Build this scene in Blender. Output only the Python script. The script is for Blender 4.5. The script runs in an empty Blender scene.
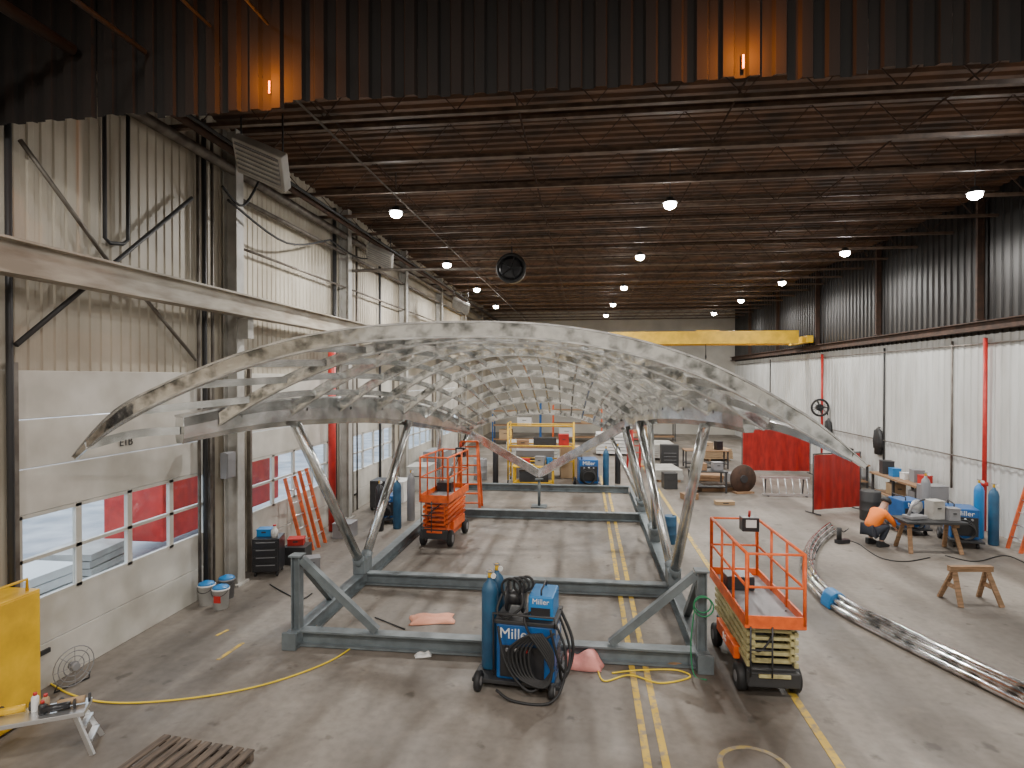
import bpy, math, random
from mathutils import Vector, Matrix
random.seed(7)
C = bpy.context.scene.collection
PI = math.pi
F = 600.0; H = 4.2
TH = math.atan(73/600); PIT = math.atan(6/600)
cam = bpy.data.objects.new('camera', bpy.data.cameras.new('camera'))
C.objects.link(cam)
cam.location = (0, 0, H); cam.rotation_euler = (PI/2-PIT, 0, TH)
cam.data.sensor_width = 36; cam.data.lens = F/1024*36; cam.data.clip_end = 300
bpy.context.scene.camera = cam
RM = cam.rotation_euler.to_matrix()
def ray(px, py): return RM @ Vector(((px-512)/F, (384-py)/F, -1))
def G(px, py, z=0.0):
    d = ray(px, py); t = (z-H)/d.z
    return Vector((d.x*t, d.y*t, z))
def AY(px, py, Y):
    d = ray(px, py); t = Y/d.y
    return Vector((d.x*t, Y, H+d.z*t))
def AX(px, py, X):
    d = ray(px, py); t = X/d.x
    return Vector((X, d.y*t, H+d.z*t))

# ---------------------------------------------------------------- materials
def mat(name, col, rough=.5, metal=0.0, var=0.0, vscale=4.0, bump=0.0, bscale=20.0, col2=None, emit=0.0, stretch=None, thr=None, rvar=0.0):
    m = bpy.data.materials.new(name); m.use_nodes = True
    nt = m.node_tree; b = nt.nodes['Principled BSDF']
    c = tuple(col)+(1,)
    b.inputs['Base Color'].default_value = c
    b.inputs['Roughness'].default_value = rough
    b.inputs['Metallic'].default_value = metal
    if emit:
        b.inputs['Emission Color'].default_value = c
        b.inputs['Emission Strength'].default_value = emit
    tc = nt.nodes.new('ShaderNodeTexCoord'); src = tc.outputs['Object']
    if stretch:
        mp = nt.nodes.new('ShaderNodeMapping'); mp.inputs['Scale'].default_value = stretch
        nt.links.new(src, mp.inputs['Vector']); src = mp.outputs['Vector']
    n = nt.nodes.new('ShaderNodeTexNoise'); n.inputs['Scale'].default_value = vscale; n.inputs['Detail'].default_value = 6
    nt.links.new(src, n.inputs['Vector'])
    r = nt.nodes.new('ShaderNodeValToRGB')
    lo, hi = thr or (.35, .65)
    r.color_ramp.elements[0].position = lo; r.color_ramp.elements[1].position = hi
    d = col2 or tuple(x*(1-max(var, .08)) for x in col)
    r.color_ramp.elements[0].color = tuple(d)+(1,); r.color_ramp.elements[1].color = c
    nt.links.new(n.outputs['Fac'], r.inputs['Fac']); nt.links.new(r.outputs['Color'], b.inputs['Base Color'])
    if rvar:
        mr = nt.nodes.new('ShaderNodeMapRange'); mr.inputs[1].default_value = .3; mr.inputs[2].default_value = .7
        mr.inputs[3].default_value = rough+rvar; mr.inputs[4].default_value = rough
        nt.links.new(n.outputs['Fac'], mr.inputs[0]); nt.links.new(mr.outputs[0], b.inputs['Roughness'])
    if bump:
        n2 = nt.nodes.new('ShaderNodeTexNoise'); n2.inputs['Scale'].default_value = bscale
        nt.links.new(src, n2.inputs['Vector'])
        bp = nt.nodes.new('ShaderNodeBump'); bp.inputs['Strength'].default_value = bump; bp.inputs['Distance'].default_value = .02
        nt.links.new(n2.outputs['Fac'], bp.inputs['Height']); nt.links.new(bp.outputs['Normal'], b.inputs['Normal'])
    return m
def glassmat():
    m = bpy.data.materials.new('glass'); m.use_nodes = True; nt = m.node_tree; nt.nodes.clear()
    o = nt.nodes.new('ShaderNodeOutputMaterial'); mx = nt.nodes.new('ShaderNodeMixShader')
    t = nt.nodes.new('ShaderNodeBsdfTransparent'); g = nt.nodes.new('ShaderNodeBsdfGlossy'); g.inputs['Roughness'].default_value = .05
    t.inputs['Color'].default_value = (.93, .97, 1, 1)
    mx.inputs[0].default_value = .06
    nt.links.new(t.outputs[0], mx.inputs[1]); nt.links.new(g.outputs[0], mx.inputs[2]); nt.links.new(mx.outputs[0], o.inputs[0])
    return m
def floormat():
    m = bpy.data.materials.new('concrete_floor'); m.use_nodes = True; nt = m.node_tree; b = nt.nodes['Principled BSDF']
    tc = nt.nodes.new('ShaderNodeTexCoord')
    def noise(sc, det, stretch=(1, 1, 1), off=0):
        mp = nt.nodes.new('ShaderNodeMapping'); mp.inputs['Scale'].default_value = stretch; mp.inputs['Location'].default_value = (off, off, 0)
        n = nt.nodes.new('ShaderNodeTexNoise'); n.inputs['Scale'].default_value = sc; n.inputs['Detail'].default_value = det
        nt.links.new(tc.outputs['Object'], mp.inputs[0]); nt.links.new(mp.outputs[0], n.inputs['Vector']); return n
    def ramp(n, a, ca, bb, cb):
        r = nt.nodes.new('ShaderNodeValToRGB'); r.color_ramp.elements[0].position = a; r.color_ramp.elements[1].position = bb
        r.color_ramp.elements[0].color = ca+(1,); r.color_ramp.elements[1].color = cb+(1,)
        nt.links.new(n.outputs['Fac'], r.inputs['Fac']); return r
    def mul(a, c):
        x = nt.nodes.new('ShaderNodeMix'); x.data_type = 'RGBA'; x.blend_type = 'MULTIPLY'; x.inputs[0].default_value = 1
        nt.links.new(a, x.inputs[6]); nt.links.new(c, x.inputs[7]); return x.outputs[2]
    a = ramp(noise(.35, 6), .35, (.175, .153, .13), .65, (.28, .25, .216))
    s = ramp(noise(1.2, 8, (1, .35, 1)), .36, (.70, .68, .66), .56, (1, 1, 1))
    g = ramp(noise(9, 8), .3, (.82, .81, .8), .6, (1, 1, 1))
    sp = ramp(noise(3.2, 3), .27, (.5, .47, .44), .36, (1, 1, 1))
    shade_streak = ramp(noise(.75, 3, (1, .04, 1), 3.3), .38, (.58, .56, .54), .53, (1, 1, 1))  # soft shadow streaks along the hall, painted into the floor colour
    sc = ramp(noise(2.2, 10, (1, 1, 1), 7), .60, (1, 1, 1), .72, (1.2, 1.18, 1.15))
    o = mul(mul(mul(mul(mul(a.outputs[0], s.outputs[0]), g.outputs[0]), sp.outputs[0]), shade_streak.outputs[0]), sc.outputs[0])
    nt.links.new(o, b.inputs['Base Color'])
    rr = ramp(noise(.8, 6), .3, (.44, .44, .44), .7, (.70, .70, .70))
    nt.links.new(rr.outputs[0], b.inputs['Roughness'])
    return m
M = dict(
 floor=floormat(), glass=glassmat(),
 deck=mat('rusty_roof_deck', (.145, .072, .038), .7, 0, col2=(.05, .03, .02), vscale=1.2),
 joist=mat('dark_steel_joist', (.15, .10, .07), .55, .1, col2=(.07, .045, .033)),
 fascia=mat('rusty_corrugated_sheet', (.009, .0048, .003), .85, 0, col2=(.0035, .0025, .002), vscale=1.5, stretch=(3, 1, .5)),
 siding=mat('dirty_white_siding', (.53, .48, .39), .5, 0, col2=(.36, .315, .245), vscale=.8, stretch=(1, 1.2, .7)),
 whitewall=mat('white_wall_panel', (.62, .63, .62), .45, 0, col2=(.50, .50, .48), vscale=1.0, stretch=(1, 2, .4)),
 darkwall=mat('dark_glossy_siding', (.014, .011, .010), .4, .2, col2=(.006, .005, .005), vscale=1.2, stretch=(1, 3, .4)),
 backwall=mat('cream_wall', (.55, .53, .48), .6, 0, col2=(.4, .38, .34), vscale=.6),
 door=mat('door_panel_white', (.60, .58, .53), .5, 0, col2=(.44, .42, .37), vscale=1.3),
 steelwhite=mat('white_painted_steel', (.52, .51, .48), .5, 0, col2=(.33, .31, .28), vscale=2),
 dark=mat('dark_grey_steel', (.05, .05, .052), .5, .3),
 black=mat('black_rubber', (.02, .02, .021), .6),
 blackgloss=mat('black_plastic', (.025, .025, .028), .3),
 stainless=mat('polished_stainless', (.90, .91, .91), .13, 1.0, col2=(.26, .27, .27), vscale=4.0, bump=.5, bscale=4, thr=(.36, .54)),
 bright=mat('bright_silver_steel', (.86, .87, .87), .22, .85, col2=(.48, .49, .49), vscale=5, bump=.2, bscale=5),
 stainless2=mat('satin_stainless', (.80, .81, .80), .24, .92, col2=(.38, .39, .38), vscale=2.4, bump=.25, bscale=4),
 green=mat('grey_green_painted_steel', (.17, .20, .212), .5, .1, col2=(.12, .14, .15), vscale=5),
 greenhose=mat('green_hose', (.02, .22, .09), .5),
 orange=mat('orange_paint', (.88, .15, .02), .4, 0, col2=(.65, .10, .02), vscale=8),
 ladorange=mat('worn_orange_ladder', (.72, .13, .03), .5, 0, col2=(.45, .09, .03), vscale=6),
 armyel=mat('pale_yellow_paint', (.52, .46, .22), .55, 0, col2=(.34, .30, .15), vscale=8),
 yellow=mat('yellow_paint', (.82, .50, .015), .45, 0, col2=(.6, .35, .015), vscale=3),
 lineyel=mat('worn_yellow_line', (.60, .40, .06), .6, 0, col2=(.28, .22, .14), vscale=7, thr=(.38, .52)),
 linefaint=mat('faded_yellow_line', (.34, .25, .08), .6, 0, col2=(.22, .185, .14), vscale=9, thr=(.45, .6)),
 cord=mat('yellow_cord', (.85, .62, .03), .5),
 blue=mat('blue_paint', (.012, .11, .34), .35, 0, col2=(.01, .08, .25)),
 brightblue=mat('bright_blue_plastic', (.02, .20, .50), .4),
 cylblue=mat('cylinder_blue_paint', (.025, .105, .20), .45, 0, col2=(.02, .075, .15)),
 red=mat('red_paint', (.55, .03, .022), .45, 0, col2=(.38, .02, .016)),
 curtain=mat('red_welding_curtain', (.42, .022, .015), .35, 0, col2=(.25, .014, .012), vscale=2, stretch=(4, 4, 1)),
 white=mat('white_plastic', (.75, .75, .74), .4),
 alu=mat('aluminium', (.72, .73, .74), .32, .85),
 wood=mat('raw_wood', (.34, .2, .11), .7, 0, col2=(.2, .12, .06), vscale=3, stretch=(1, 8, 8)),
 oldwood=mat('weathered_wood', (.16, .12, .09), .8, 0, col2=(.07, .055, .045), vscale=3, stretch=(8, 1, 8)),
 card=mat('cardboard', (.42, .29, .17), .8),
 pink=mat('salmon_cloth', (.80, .33, .30), .8, 0, bump=.6, bscale=12),
 peach=mat('orange_cloth', (.82, .38, .26), .8, 0, bump=.6, bscale=12),
 pipe=mat('galvanised_pipe', (.22, .2, .175), .5, .5, col2=(.12, .10, .085), vscale=4),
 beamwhite=mat('crane_runway_paint', (.46, .42, .35), .5, 0, col2=(.24, .20, .15), vscale=2, stretch=(1, .6, 3)),
 lampon=mat('lamp_glow', (1, .98, .93), .5, 0, emit=120),
 amber=mat('amber_glow', (1, .22, .01), .5, 0, emit=1.5),
 skin=mat('skin', (.55, .33, .24), .5), shirt=mat('orange_shirt', (.95, .22, .02), .7), jeans=mat('dark_trousers', (.03, .035, .05), .8),
 outground=mat('snowy_yard_ground', (.5, .51, .53), .9, 0, col2=(.26, .28, .31), vscale=.8),
 rust=mat('rusty_steel', (.085, .045, .03), .75, .2, col2=(.045, .028, .02), vscale=5),
 bottlegrey=mat('grey_plastic', (.25, .25, .26), .5),
)

# ---------------------------------------------------------------- mesh builder
class MB:
    def __init__(s): s.v = []; s.f = []; s.sm = []
    def add(s, vs, fs, sm=False):
        n = len(s.v); s.v += [tuple(v) for v in vs]; s.f += [tuple(i+n for i in f) for f in fs]
        s.sm += (list(sm) if isinstance(sm, (list, tuple)) else [sm]*len(fs)); return s
    def box(s, c, d, R=None):
        c = Vector(c); hx, hy, hz = d[0]/2, d[1]/2, d[2]/2
        vs = [Vector((x, y, z)) for x in (-hx, hx) for y in (-hy, hy) for z in (-hz, hz)]
        if R is not None: vs = [R @ v for v in vs]
        return s.add([c+v for v in vs], [(0, 1, 3, 2), (4, 6, 7, 5), (0, 4, 5, 1), (2, 3, 7, 6), (0, 2, 6, 4), (1, 5, 7, 3)])
    def sweep(s, pts, prof, up=(0, 0, 1), scales=None, closed=False, smooth=False):
        pts = [Vector(p) for p in pts]; n = len(pts); k = len(prof); vs = []
        up = Vector(up)
        for i, p in enumerate(pts):
            if closed: t = pts[(i+1) % n]-pts[i-1]
            else: t = pts[min(i+1, n-1)]-pts[max(i-1, 0)]
            t.normalize(); sd = t.cross(up)
            if sd.length < 1e-4: sd = t.cross(Vector((0, 1, .01)))
            sd.normalize(); u = sd.cross(t)
            q = scales[i] if scales else 1
            for (a, b) in prof: vs.append(p+sd*a*q+u*b*q)
        fs = []; m = n if closed else n-1
        for i in range(m):
            for j in range(k):
                a = i*k+j; b = i*k+(j+1) % k; j2 = ((i+1) % n)*k
                fs.append((a, b, j2+(j+1) % k, j2+j))
        sm = [smooth]*len(fs)
        if not closed: fs += [tuple(range(k-1, -1, -1)), tuple(range((n-1)*k, n*k))]; sm += [False, False]
        return s.add(vs, fs, sm)
    def beam(s, a, b, w, h, up=(0, 0, 1)):
        return s.sweep([a, b], [(-w/2, -h/2), (w/2, -h/2), (w/2, h/2), (-w/2, h/2)], up)
    def ibeam(s, a, b, w, h, t=.02, up=(0, 0, 1)):
        W, Hh = w/2, h/2
        return s.sweep([a, b], [(-W, -Hh), (W, -Hh), (W, -Hh+t), (t/2, -Hh+t), (t/2, Hh-t), (W, Hh-t), (W, Hh), (-W, Hh), (-W, Hh-t), (-t/2, Hh-t), (-t/2, -Hh+t), (-W, -Hh+t)], up)
    def tube(s, pts, r, n=8, closed=False):
        pts = [Vector(p) for p in pts]; N = len(pts)
        rs = r if isinstance(r, (list, tuple)) else [r]*N
        vs = []; prev = None
        for i, p in enumerate(pts):
            if closed: t = pts[(i+1) % N]-pts[i-1]
            else: t = pts[min(i+1, N-1)]-pts[max(i-1, 0)]
            if t.length < 1e-7: t = Vector((0, 0, 1))
            t.normalize()
            if prev is None:
                a = Vector((0, 0, 1)) if abs(t.z) < .9 else Vector((1, 0, 0))
                u = t.cross(a).normalized()
            else:
                u = prev-t*prev.dot(t); u.normalize()
            prev = u; w = t.cross(u)
            for j in range(n):
                an = 2*PI*j/n; vs.append(p+(u*math.cos(an)+w*math.sin(an))*rs[i])
        fs = []
        for i in range(N if closed else N-1):
            for j in range(n):
                i2 = ((i+1) % N)*n; fs.append((i*n+j, i*n+(j+1) % n, i2+(j+1) % n, i2+j))
        sm = [n > 5]*len(fs)
        if not closed: fs += [tuple(range(n-1, -1, -1)), tuple(range((N-1)*n, N*n))]; sm += [False, False]
        return s.add(vs, fs, sm)
    def lathe(s, prof, o=(0, 0, 0), R=None, n=20):
        o = Vector(o); vs = []; k = len(prof)
        for (r, z) in prof:
            for j in range(n):
                v = Vector((r*math.cos(2*PI*j/n), r*math.sin(2*PI*j/n), z))
                if R is not None: v = R @ v
                vs.append(o+v)
        fs = [(i*n+j, i*n+(j+1) % n, (i+1)*n+(j+1) % n, (i+1)*n+j) for i in range(k-1) for j in range(n)]
        sm = [True]*len(fs)
        fs += [tuple(range(n-1, -1, -1)), tuple(range((k-1)*n, k*n))]; sm += [False, False]
        return s.add(vs, fs, sm)
    def torus(s, c, R, r, ax='Z', n=24, k=6, turns=1, pitch=0):
        c = Vector(c); pts = []
        N = n*turns
        for i in range(N):
            a = 2*PI*i/n; x, y, z = R*math.cos(a), R*math.sin(a), pitch*i/n
            v = {'Z': (x, y, z), 'X': (z, x, y), 'Y': (x, z, y)}[ax]; pts.append(c+Vector(v))
        return s.tube(pts, r, k, closed=(turns == 1))
    def prism(s, poly, x0, x1, ax='X'):
        vs = []
        for x in (x0, x1):
            for (a, b) in poly: vs.append({'X': (x, a, b), 'Y': (a, x, b), 'Z': (a, b, x)}[ax])
        k = len(poly)
        fs = [tuple(range(k-1, -1, -1)), tuple(range(k, 2*k))]+[(i, (i+1) % k, k+(i+1) % k, k+i) for i in range(k)]
        return s.add(vs, fs)
    def corr(s, o, d, length, up, height, nrm, pitch=.3, depth=.04):
        o, d, up, nrm = Vector(o), Vector(d), Vector(up), Vector(nrm); xs = []; x = 0
        while x < length-1e-6:
            for fr, dd in ((0, 0), (.4, 0), (.5, 1), (.9, 1)):
                if x+fr*pitch <= length: xs.append((x+fr*pitch, dd))
            x += pitch
        xs.append((length, 0)); vs = []
        for (a, dd) in xs:
            for h in (0, height): vs.append(o+d*a+up*h+nrm*dd*depth)
        return s.add(vs, [(2*i, 2*i+2, 2*i+3, 2*i+1) for i in range(len(xs)-1)])
    def build(s, name, m, parent=None, bevel=0):
        me = bpy.data.meshes.new(name); me.from_pydata(s.v, [], s.f); me.update()
        me.polygons.foreach_set('use_smooth', s.sm)
        me.materials.append(M[m] if isinstance(m, str) else m)
        import bmesh
        bm = bmesh.new(); bm.from_mesh(me); bmesh.ops.recalc_face_normals(bm, faces=bm.faces); bm.to_mesh(me); bm.free()
        o = bpy.data.objects.new(name, me); C.objects.link(o)
        if parent is not None: o.parent = parent
        if bevel:
            b = o.modifiers.new('bevel', 'BEVEL'); b.width = bevel; b.segments = 2; b.limit_method = 'ANGLE'
        return o
def tag(o, label, cat, group=None):
    o['label'] = label; o['category'] = cat
    if group: o['group'] = group
    return o
def T(name, label, cat, loc=(0, 0, 0), rz=0, group=None):
    o = bpy.data.objects.new(name, None); C.objects.link(o); o.empty_display_size = .1
    o.location = loc; o.rotation_euler = (0, 0, rz); return tag(o, label, cat, group)
def struct(o): o['kind'] = 'structure'; return o
def dup(root, loc, rz=0, label=None, group=None):
    r = root.copy(); C.objects.link(r); r.location = loc; r.rotation_euler = (0, 0, rz)
    if label: r['label'] = label
    if group: r['group'] = group
    for ch in list(root.children):
        c = ch.copy(); C.objects.link(c); c.parent = r
        for g in list(ch.children):
            d = g.copy(); C.objects.link(d); d.parent = c
    return r
def text(body, size, m, parent, loc, rot, name='lettering', depth=.003):
    cu = bpy.data.curves.new('t', 'FONT'); cu.body = body; cu.size = size; cu.extrude = depth; cu.align_x = 'CENTER'; cu.align_y = 'CENTER'
    ob = bpy.data.objects.new('t', cu); C.objects.link(ob)
    bpy.context.view_layer.update()
    me = bpy.data.meshes.new_from_object(ob.evaluated_get(bpy.context.evaluated_depsgraph_get()))
    bpy.data.objects.remove(ob)
    me.materials.clear(); me.materials.append(M[m])
    o = bpy.data.objects.new(name, me); C.objects.link(o); o.parent = parent; o.location = loc; o.rotation_euler = rot
    return o
def catmull(pts, n=6):
    pts = [Vector(p) for p in pts]; P = [pts[0]]+pts+[pts[-1]]; out = []
    for i in range(1, len(P)-2):
        for k in range(n):
            t = k/n; a, b, c, d = P[i-1], P[i], P[i+1], P[i+2]
            out.append(.5*((2*b)+(c-a)*t+(2*a-5*b+4*c-d)*t*t+(3*b-a-3*c+d)*t**3))
    out.append(pts[-1]); return out
def rect(w, h, dz=0): return [(-w/2, -h/2+dz), (w/2, -h/2+dz), (w/2, h/2+dz), (-w/2, h/2+dz)]
RX90 = Matrix.Rotation(PI/2, 3, 'X'); RY90 = Matrix.Rotation(PI/2, 3, 'Y')

# ---------------------------------------------------------------- room shell
XL, XR, YB, YF, ZC = -7.3, 11.0, 46.0, -9.0, 9.3
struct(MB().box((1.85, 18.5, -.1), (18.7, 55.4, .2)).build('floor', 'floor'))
struct(MB().corr((XL-.1, YF, ZC), (0, 1, 0), YB-YF, (1, 0, 0), XR-XL+.2, (0, 0, 1), .3, .06).build('ceiling', 'deck'))
struct(MB().corr((XR, YF, 0), (0, 1, 0), YB-YF, (0, 0, 1), 5.4, (-1, 0, 0), .32, .03).build('wall_right', 'whitewall'))
struct(MB().corr((XR, YF, 5.4), (0, 1, 0), YB-YF, (0, 0, 1), 3.95, (-1, 0, 0), .32, .04).build('wall_right_upper', 'darkwall'))
struct(MB().box((1.85, YB+.1, 4.7), (18.7, .2, 9.4)).build('wall_back', 'backwall'))
struct(MB().box((1.85, YF-.1, 4.7), (18.7, .2, 9.4)).build('wall_front', 'backwall'))
DT = 4.3
struct(MB().corr((XL, YF, DT), (0, 1, 0), YB-YF, (0, 0, 1), 5.05, (1, 0, 0), .2, .018).build('wall_left_upper', 'siding'))
doors = [(6.85, 10.75), (12.25, 16.3), (18.0, 22.0), (23.9, 27.9), (29.8, 33.8)]
wl = MB(); y = YF
for a, b in doors:
    wl.box((XL-.05, (y+a)/2, DT/2), (.1, a-y, DT)); y = b
wl.box((XL-.05, (y+YB)/2, DT/2), (.1, YB-y, DT))
struct(wl.build('wall_left', 'siding'))
for i, (a, b) in enumerate(doors):
    d = bpy.data.objects.new('door_%d' % (i+1), None); C.objects.link(d); struct(d); d.location = (XL+.02, a, 0)
    L = b-a
    rows = [(0, .6), (.61, 1.2), (2.41, 3.0), (3.01, 3.65), (3.66, DT)]
    for z0, z1 in rows: MB().box((0, L/2, (z0+z1)/2), (.05, L, z1-z0)).build('door_panel', 'door', d, .008)
    fr = MB(); nb = 4
    for z in (1.22, 1.8, 2.38): fr.box((0, L/2, z), (.06, L, .05))
    for k in range(nb+1): fr.box((0, min(max(k*L/nb, .05), L-.05), 1.8), (.06, .1, 1.2))
    fr.build('window_frame', 'door', d)
    for k in range(nb):
        for z0, z1 in ((1.24, 1.78), (1.82, 2.36)):
            MB().box((0, (k+.5)*L/nb, (z0+z1)/2), (.012, L/nb-.1, z1-z0)).build('pane', 'glass', d)
    tr = MB()
    for yy in (-.05, L+.05): tr.box((.07, yy, 2.2), (.08, .07, 4.4))
    tr.build('track', 'pipe', d)
    MB().box((.04, .35, .5), (.03, .25, .06)).build('handle', 'dark', d)
    if i == 0:
        q = AX(126, 442, XL+.05)
        text('E1B', .18, 'blackgloss', d, (.034, q.y-a, q.z), (PI/2, 0, PI/2), 'door_number')
struct(MB().box((-34, 18, -.12), (53, 90, .2)).build('ground', 'outground'))
def car(name, loc, rz, m, label):
    t = T(name, label, 'car', loc, rz, None)
    MB().prism([(-2.1, .35), (2.15, .35), (2.2, .75), (1.3, .95), (.7, 1.42), (-1.2, 1.45), (-1.9, 1.0), (-2.15, .9)], -.85, .85).build('body', m, t, .06)
    MB().prism([(-1.55, 1.0), (1.12, .98), (.66, 1.36), (-1.15, 1.38)], -.87, .87).build('side_windows', 'blackgloss', t)
    for x in (-.8, .8):
        for y in (-1.3, 1.35): MB().lathe([(.2, -.1), (.32, -.08), (.32, .08), (.2, .1)], (x, y, .32), RY90, 18).build('wheel', 'black', t)
    return t
car('parked_car', (-12.9, 8.6, -.02), .1, 'white', 'white car parked outside the nearest overhead door, partly seen through panes')
t = T('trailer', 'red cargo trailer parked outside and seen through the door windows', 'trailer', (-10.3, 15.2, 0))
MB().box((0, 0, 1.32), (1.5, 5.2, 1.75)).build('body', 'red', t, .03)
for yy in (-.6, .6): MB().lathe([(.2, -.1), (.33, -.08), (.33, .08), (.2, .1)], (.6, yy, .33), RY90, 18).build('wheel', 'black', t)
for k, (x, y, w, l, h, m, lb) in enumerate(((-9.9, 9.3, 1.1, 1.5, .7, 'white', 'white bundle of sheet material stored in the yard outside the nearest door'), (-10.4, 11.3, 1.1, 1.2, .6, 'steelwhite', 'pale bundle of sheet material in the yard left of the red trailer'), (-9.3, 7.5, .9, 1.1, .5, 'bottlegrey', 'grey bundle in the yard at the left end of the nearest door'))):
    t = T('yard_bundle', lb, 'bundle', (x, y, -.02), .15*k)
    for sy in (-.35, .35): MB().box((0, sy*l, .06), (w, .1, .12)).build('skid', 'wood', t)
    for q in range(4): MB().box((.03*(q % 2), 0, .12+h/4*(q+.5)), (w, l, h/4*.85)).build('sheet', m, t)

COLY = [5.6, 11.45, 17.2, 23.0, 28.9, 34.8, 40.6]
for i, cy in enumerate(COLY):
    c = T('wall_column', 'painted steel wall column between the overhead doors', 'column', (XL+.2, cy, 0), 0, 'columns on the left wall')
    MB().ibeam((0, 0, 0), (0, 0, 9.2), .25, .3, .03, (1, 0, 0)).build('upright', 'dark' if i == 0 else 'steelwhite', c)
    MB().box((.0, 0, .02), (.4, .4, .04)).build('base_plate', 'steelwhite', c)
    MB().box((.22, 0, 5.2), (.3, .2, .4)).build('bracket', 'steelwhite', c)
    c = T('wall_column', 'slim dark steel column on the dark upper right wall', 'column', (XR-.14, cy+.9, 5.8), 0, 'columns on the upper right wall')
    MB().ibeam((0, 0, 0), (0, 0, 3.4), .08, .18, .02, (1, 0, 0)).build('upright', 'rust', c)
    MB().box((0, 0, .02), (.2, .2, .04)).build('base_plate', 'rust', c)
tag(MB().ibeam((XL+.62, YF+.1, 5.62), (XL+.62, YB-.1, 5.62), .28, .42, .03).build('crane_rail_beam', 'beamwhite'), 'dirty white steel crane beam running along the left wall above the doors', 'beam')
tag(MB().ibeam((XR-.25, YF+.1, 5.62), (XR-.25, YB-.1, 5.62), .24, .26, .03).build('crane_rail_beam', 'rust'), 'dark rusty crane beam running along the top of the white right wall', 'beam')
def wallrod(p, q, r, name, m, label, cat, group=None):
    return tag(MB().tube([p, q], r, 8).build(name, m), label, cat, group)
xx = XL+.12
wallrod(AX(20, 140, xx), AX(118, 275, xx), .03, 'brace_rod', 'pipe', 'brace rod sloping down to the right on the near upper left wall', 'brace')
wallrod(AX(192, 198, xx+.08), AX(16, 345, xx+.08), .035, 'brace_rod', 'dark', 'long dark brace rod rising to the right behind the left crane beam', 'brace')
wallrod(AX(120, 268, xx), AX(196, 360, xx), .03, 'brace_rod', 'pipe', 'short brace rod above the nearest overhead door, sloping down right', 'brace')
lp = MB(); q = [AX(104, 60, xx), AX(105, 238, xx), AX(110, 243, xx), AX(123, 244, xx), AX(128, 240, xx), AX(128, 60, xx)]
lp.tube(q, .03, 8)
tag(lp.build('conduit_loop', 'dark'), 'U shaped black conduit loop on the upper left siding', 'conduit')
for px, r_, m, lb in ((199, .03, 'pipe', 'thin pipe farthest left of the near wall column'), (205, .045, 'dark', 'dark vertical conduit left of the near wall column'), (213, .03, 'pipe', 'grey vertical pipe beside the near wall column'), (335, .06, 'dark', 'dark thick vertical pipe by the second overhead door'), (345, .03, 'dark', 'dark vertical pipe beyond the second overhead door'), (357, .03, 'pipe', 'thin grey conduit beyond the second overhead door'), (10, .04, 'dark', 'dark vertical track at the left picture edge'), (380, .05, 'dark', 'dark vertical pipe by the third overhead door')):
    p = AX(px, 400, xx); wallrod((xx, p.y, .02), (xx, p.y, 9.1), r_, 'wall_conduit', m, lb, 'pipe')
for k, (px, py, px2, py2, sag) in enumerate(((222, 186, 262, 175, .5), (228, 200, 330, 240, .45), (330, 240, 385, 255, .3))):
    a = AX(px, py, XL+.5); b = AX(px2, py2, XL+.7)
    tag(MB().tube(catmull([a, (a+b)/2-Vector((0, 0, sag)), b], 6), .025, 6).build('hanging_cable', 'black'), ('black cable drooping below the large unit heater', 'long black cable drooping along the upper left wall', 'black cable drooping near the smaller unit heater')[k], 'cable')
for z, r_, lb in ((7.9, .05, 'horizontal dark pipe high on the left siding'), (6.9, .03, 'thin horizontal conduit on the left siding above the crane beam')):
    tag(MB().tube([(XL+.2, 11.6, z), (XL+.2, 45, z)], r_, 8).build('wall_conduit', 'pipe'), lb, 'pipe')
p = AX(332, 400, XL+.45); tag(MB().tube([(p.x, p.y, .02), (p.x, p.y, 4.9)], .1, 12).build('red_pipe', 'red'), 'thick red vertical pipe between the second and third overhead doors', 'pipe')
for px, lb in ((985, 'red vertical sprinkler pipe on the white wall near the blue gas cylinders'), (822, 'red vertical sprinkler pipe on the white wall beyond the wall fan')):
    p = AX(px, 400, XR-.14); t = T('red_pipe', lb, 'pipe', (p.x, p.y, 0))
    MB().tube([(0, 0, .02), (0, 0, 5.3)], .055, 12).build('riser', 'red', t)
    MB().lathe([(.09, -.05), (.09, .05)], (0, 0, 1.3), None, 12).build('valve', 'red', t)
for (px, py, w, h, m, lb) in ((228, 465, .3, .5, 'bottlegrey', 'grey electrical box on the column between the first two doors'), (212, 430, .16, .26, 'steelwhite', 'small white switch box high beside the first overhead door')):
    p = AX(px, py, XL+.4); t = T('electrical_box', lb, 'electrical box', (p.x, p.y, p.z-h/2))
    MB().box((0, 0, h/2), (.14, w, h)).build('case', m, t, .01); MB().box((.075, 0, h/2), (.012, w*.85, h*.9)).build('cover', m, t)
def joist(cy):
    t = T('roof_truss', 'dark open web steel roof truss spanning the hall', 'roof truss', (1.85, cy, 8.5), 0, 'roof trusses across the hall')
    MB().beam((-9.05, 0, .03), (9.05, 0, .03), .1, .07).build('bottom_chord', 'joist', t)
    MB().beam((-9.05, 0, .72), (9.05, 0, .72), .12, .07).build('top_chord', 'joist', t)
    w = MB(); pts = []; n = 32
    for k in range(n+1): pts.append((-9.0+18*k/n, 0, .06 if k % 2 else .7))
    w.sweep(pts, rect(.02, .02), (0, 1, 0)); w.build('web', 'rust', t)
    return t
j0 = joist(7.7)
for k in range(1, 20): dup(j0, (1.85, 7.7+1.95*k, 8.5))
for k, x in enumerate((-4.7, -1.2, 2.6, 6.2, 9.3)):
    tag(MB().tube([(x, 6.8, 9.05), (x, 45.9, 9.05)], .02, 6).build('purlin', 'rust'), 'dark steel bridging bar running lengthwise through the roof trusses', 'roof bar', 'lengthwise bars in the roof')
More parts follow.
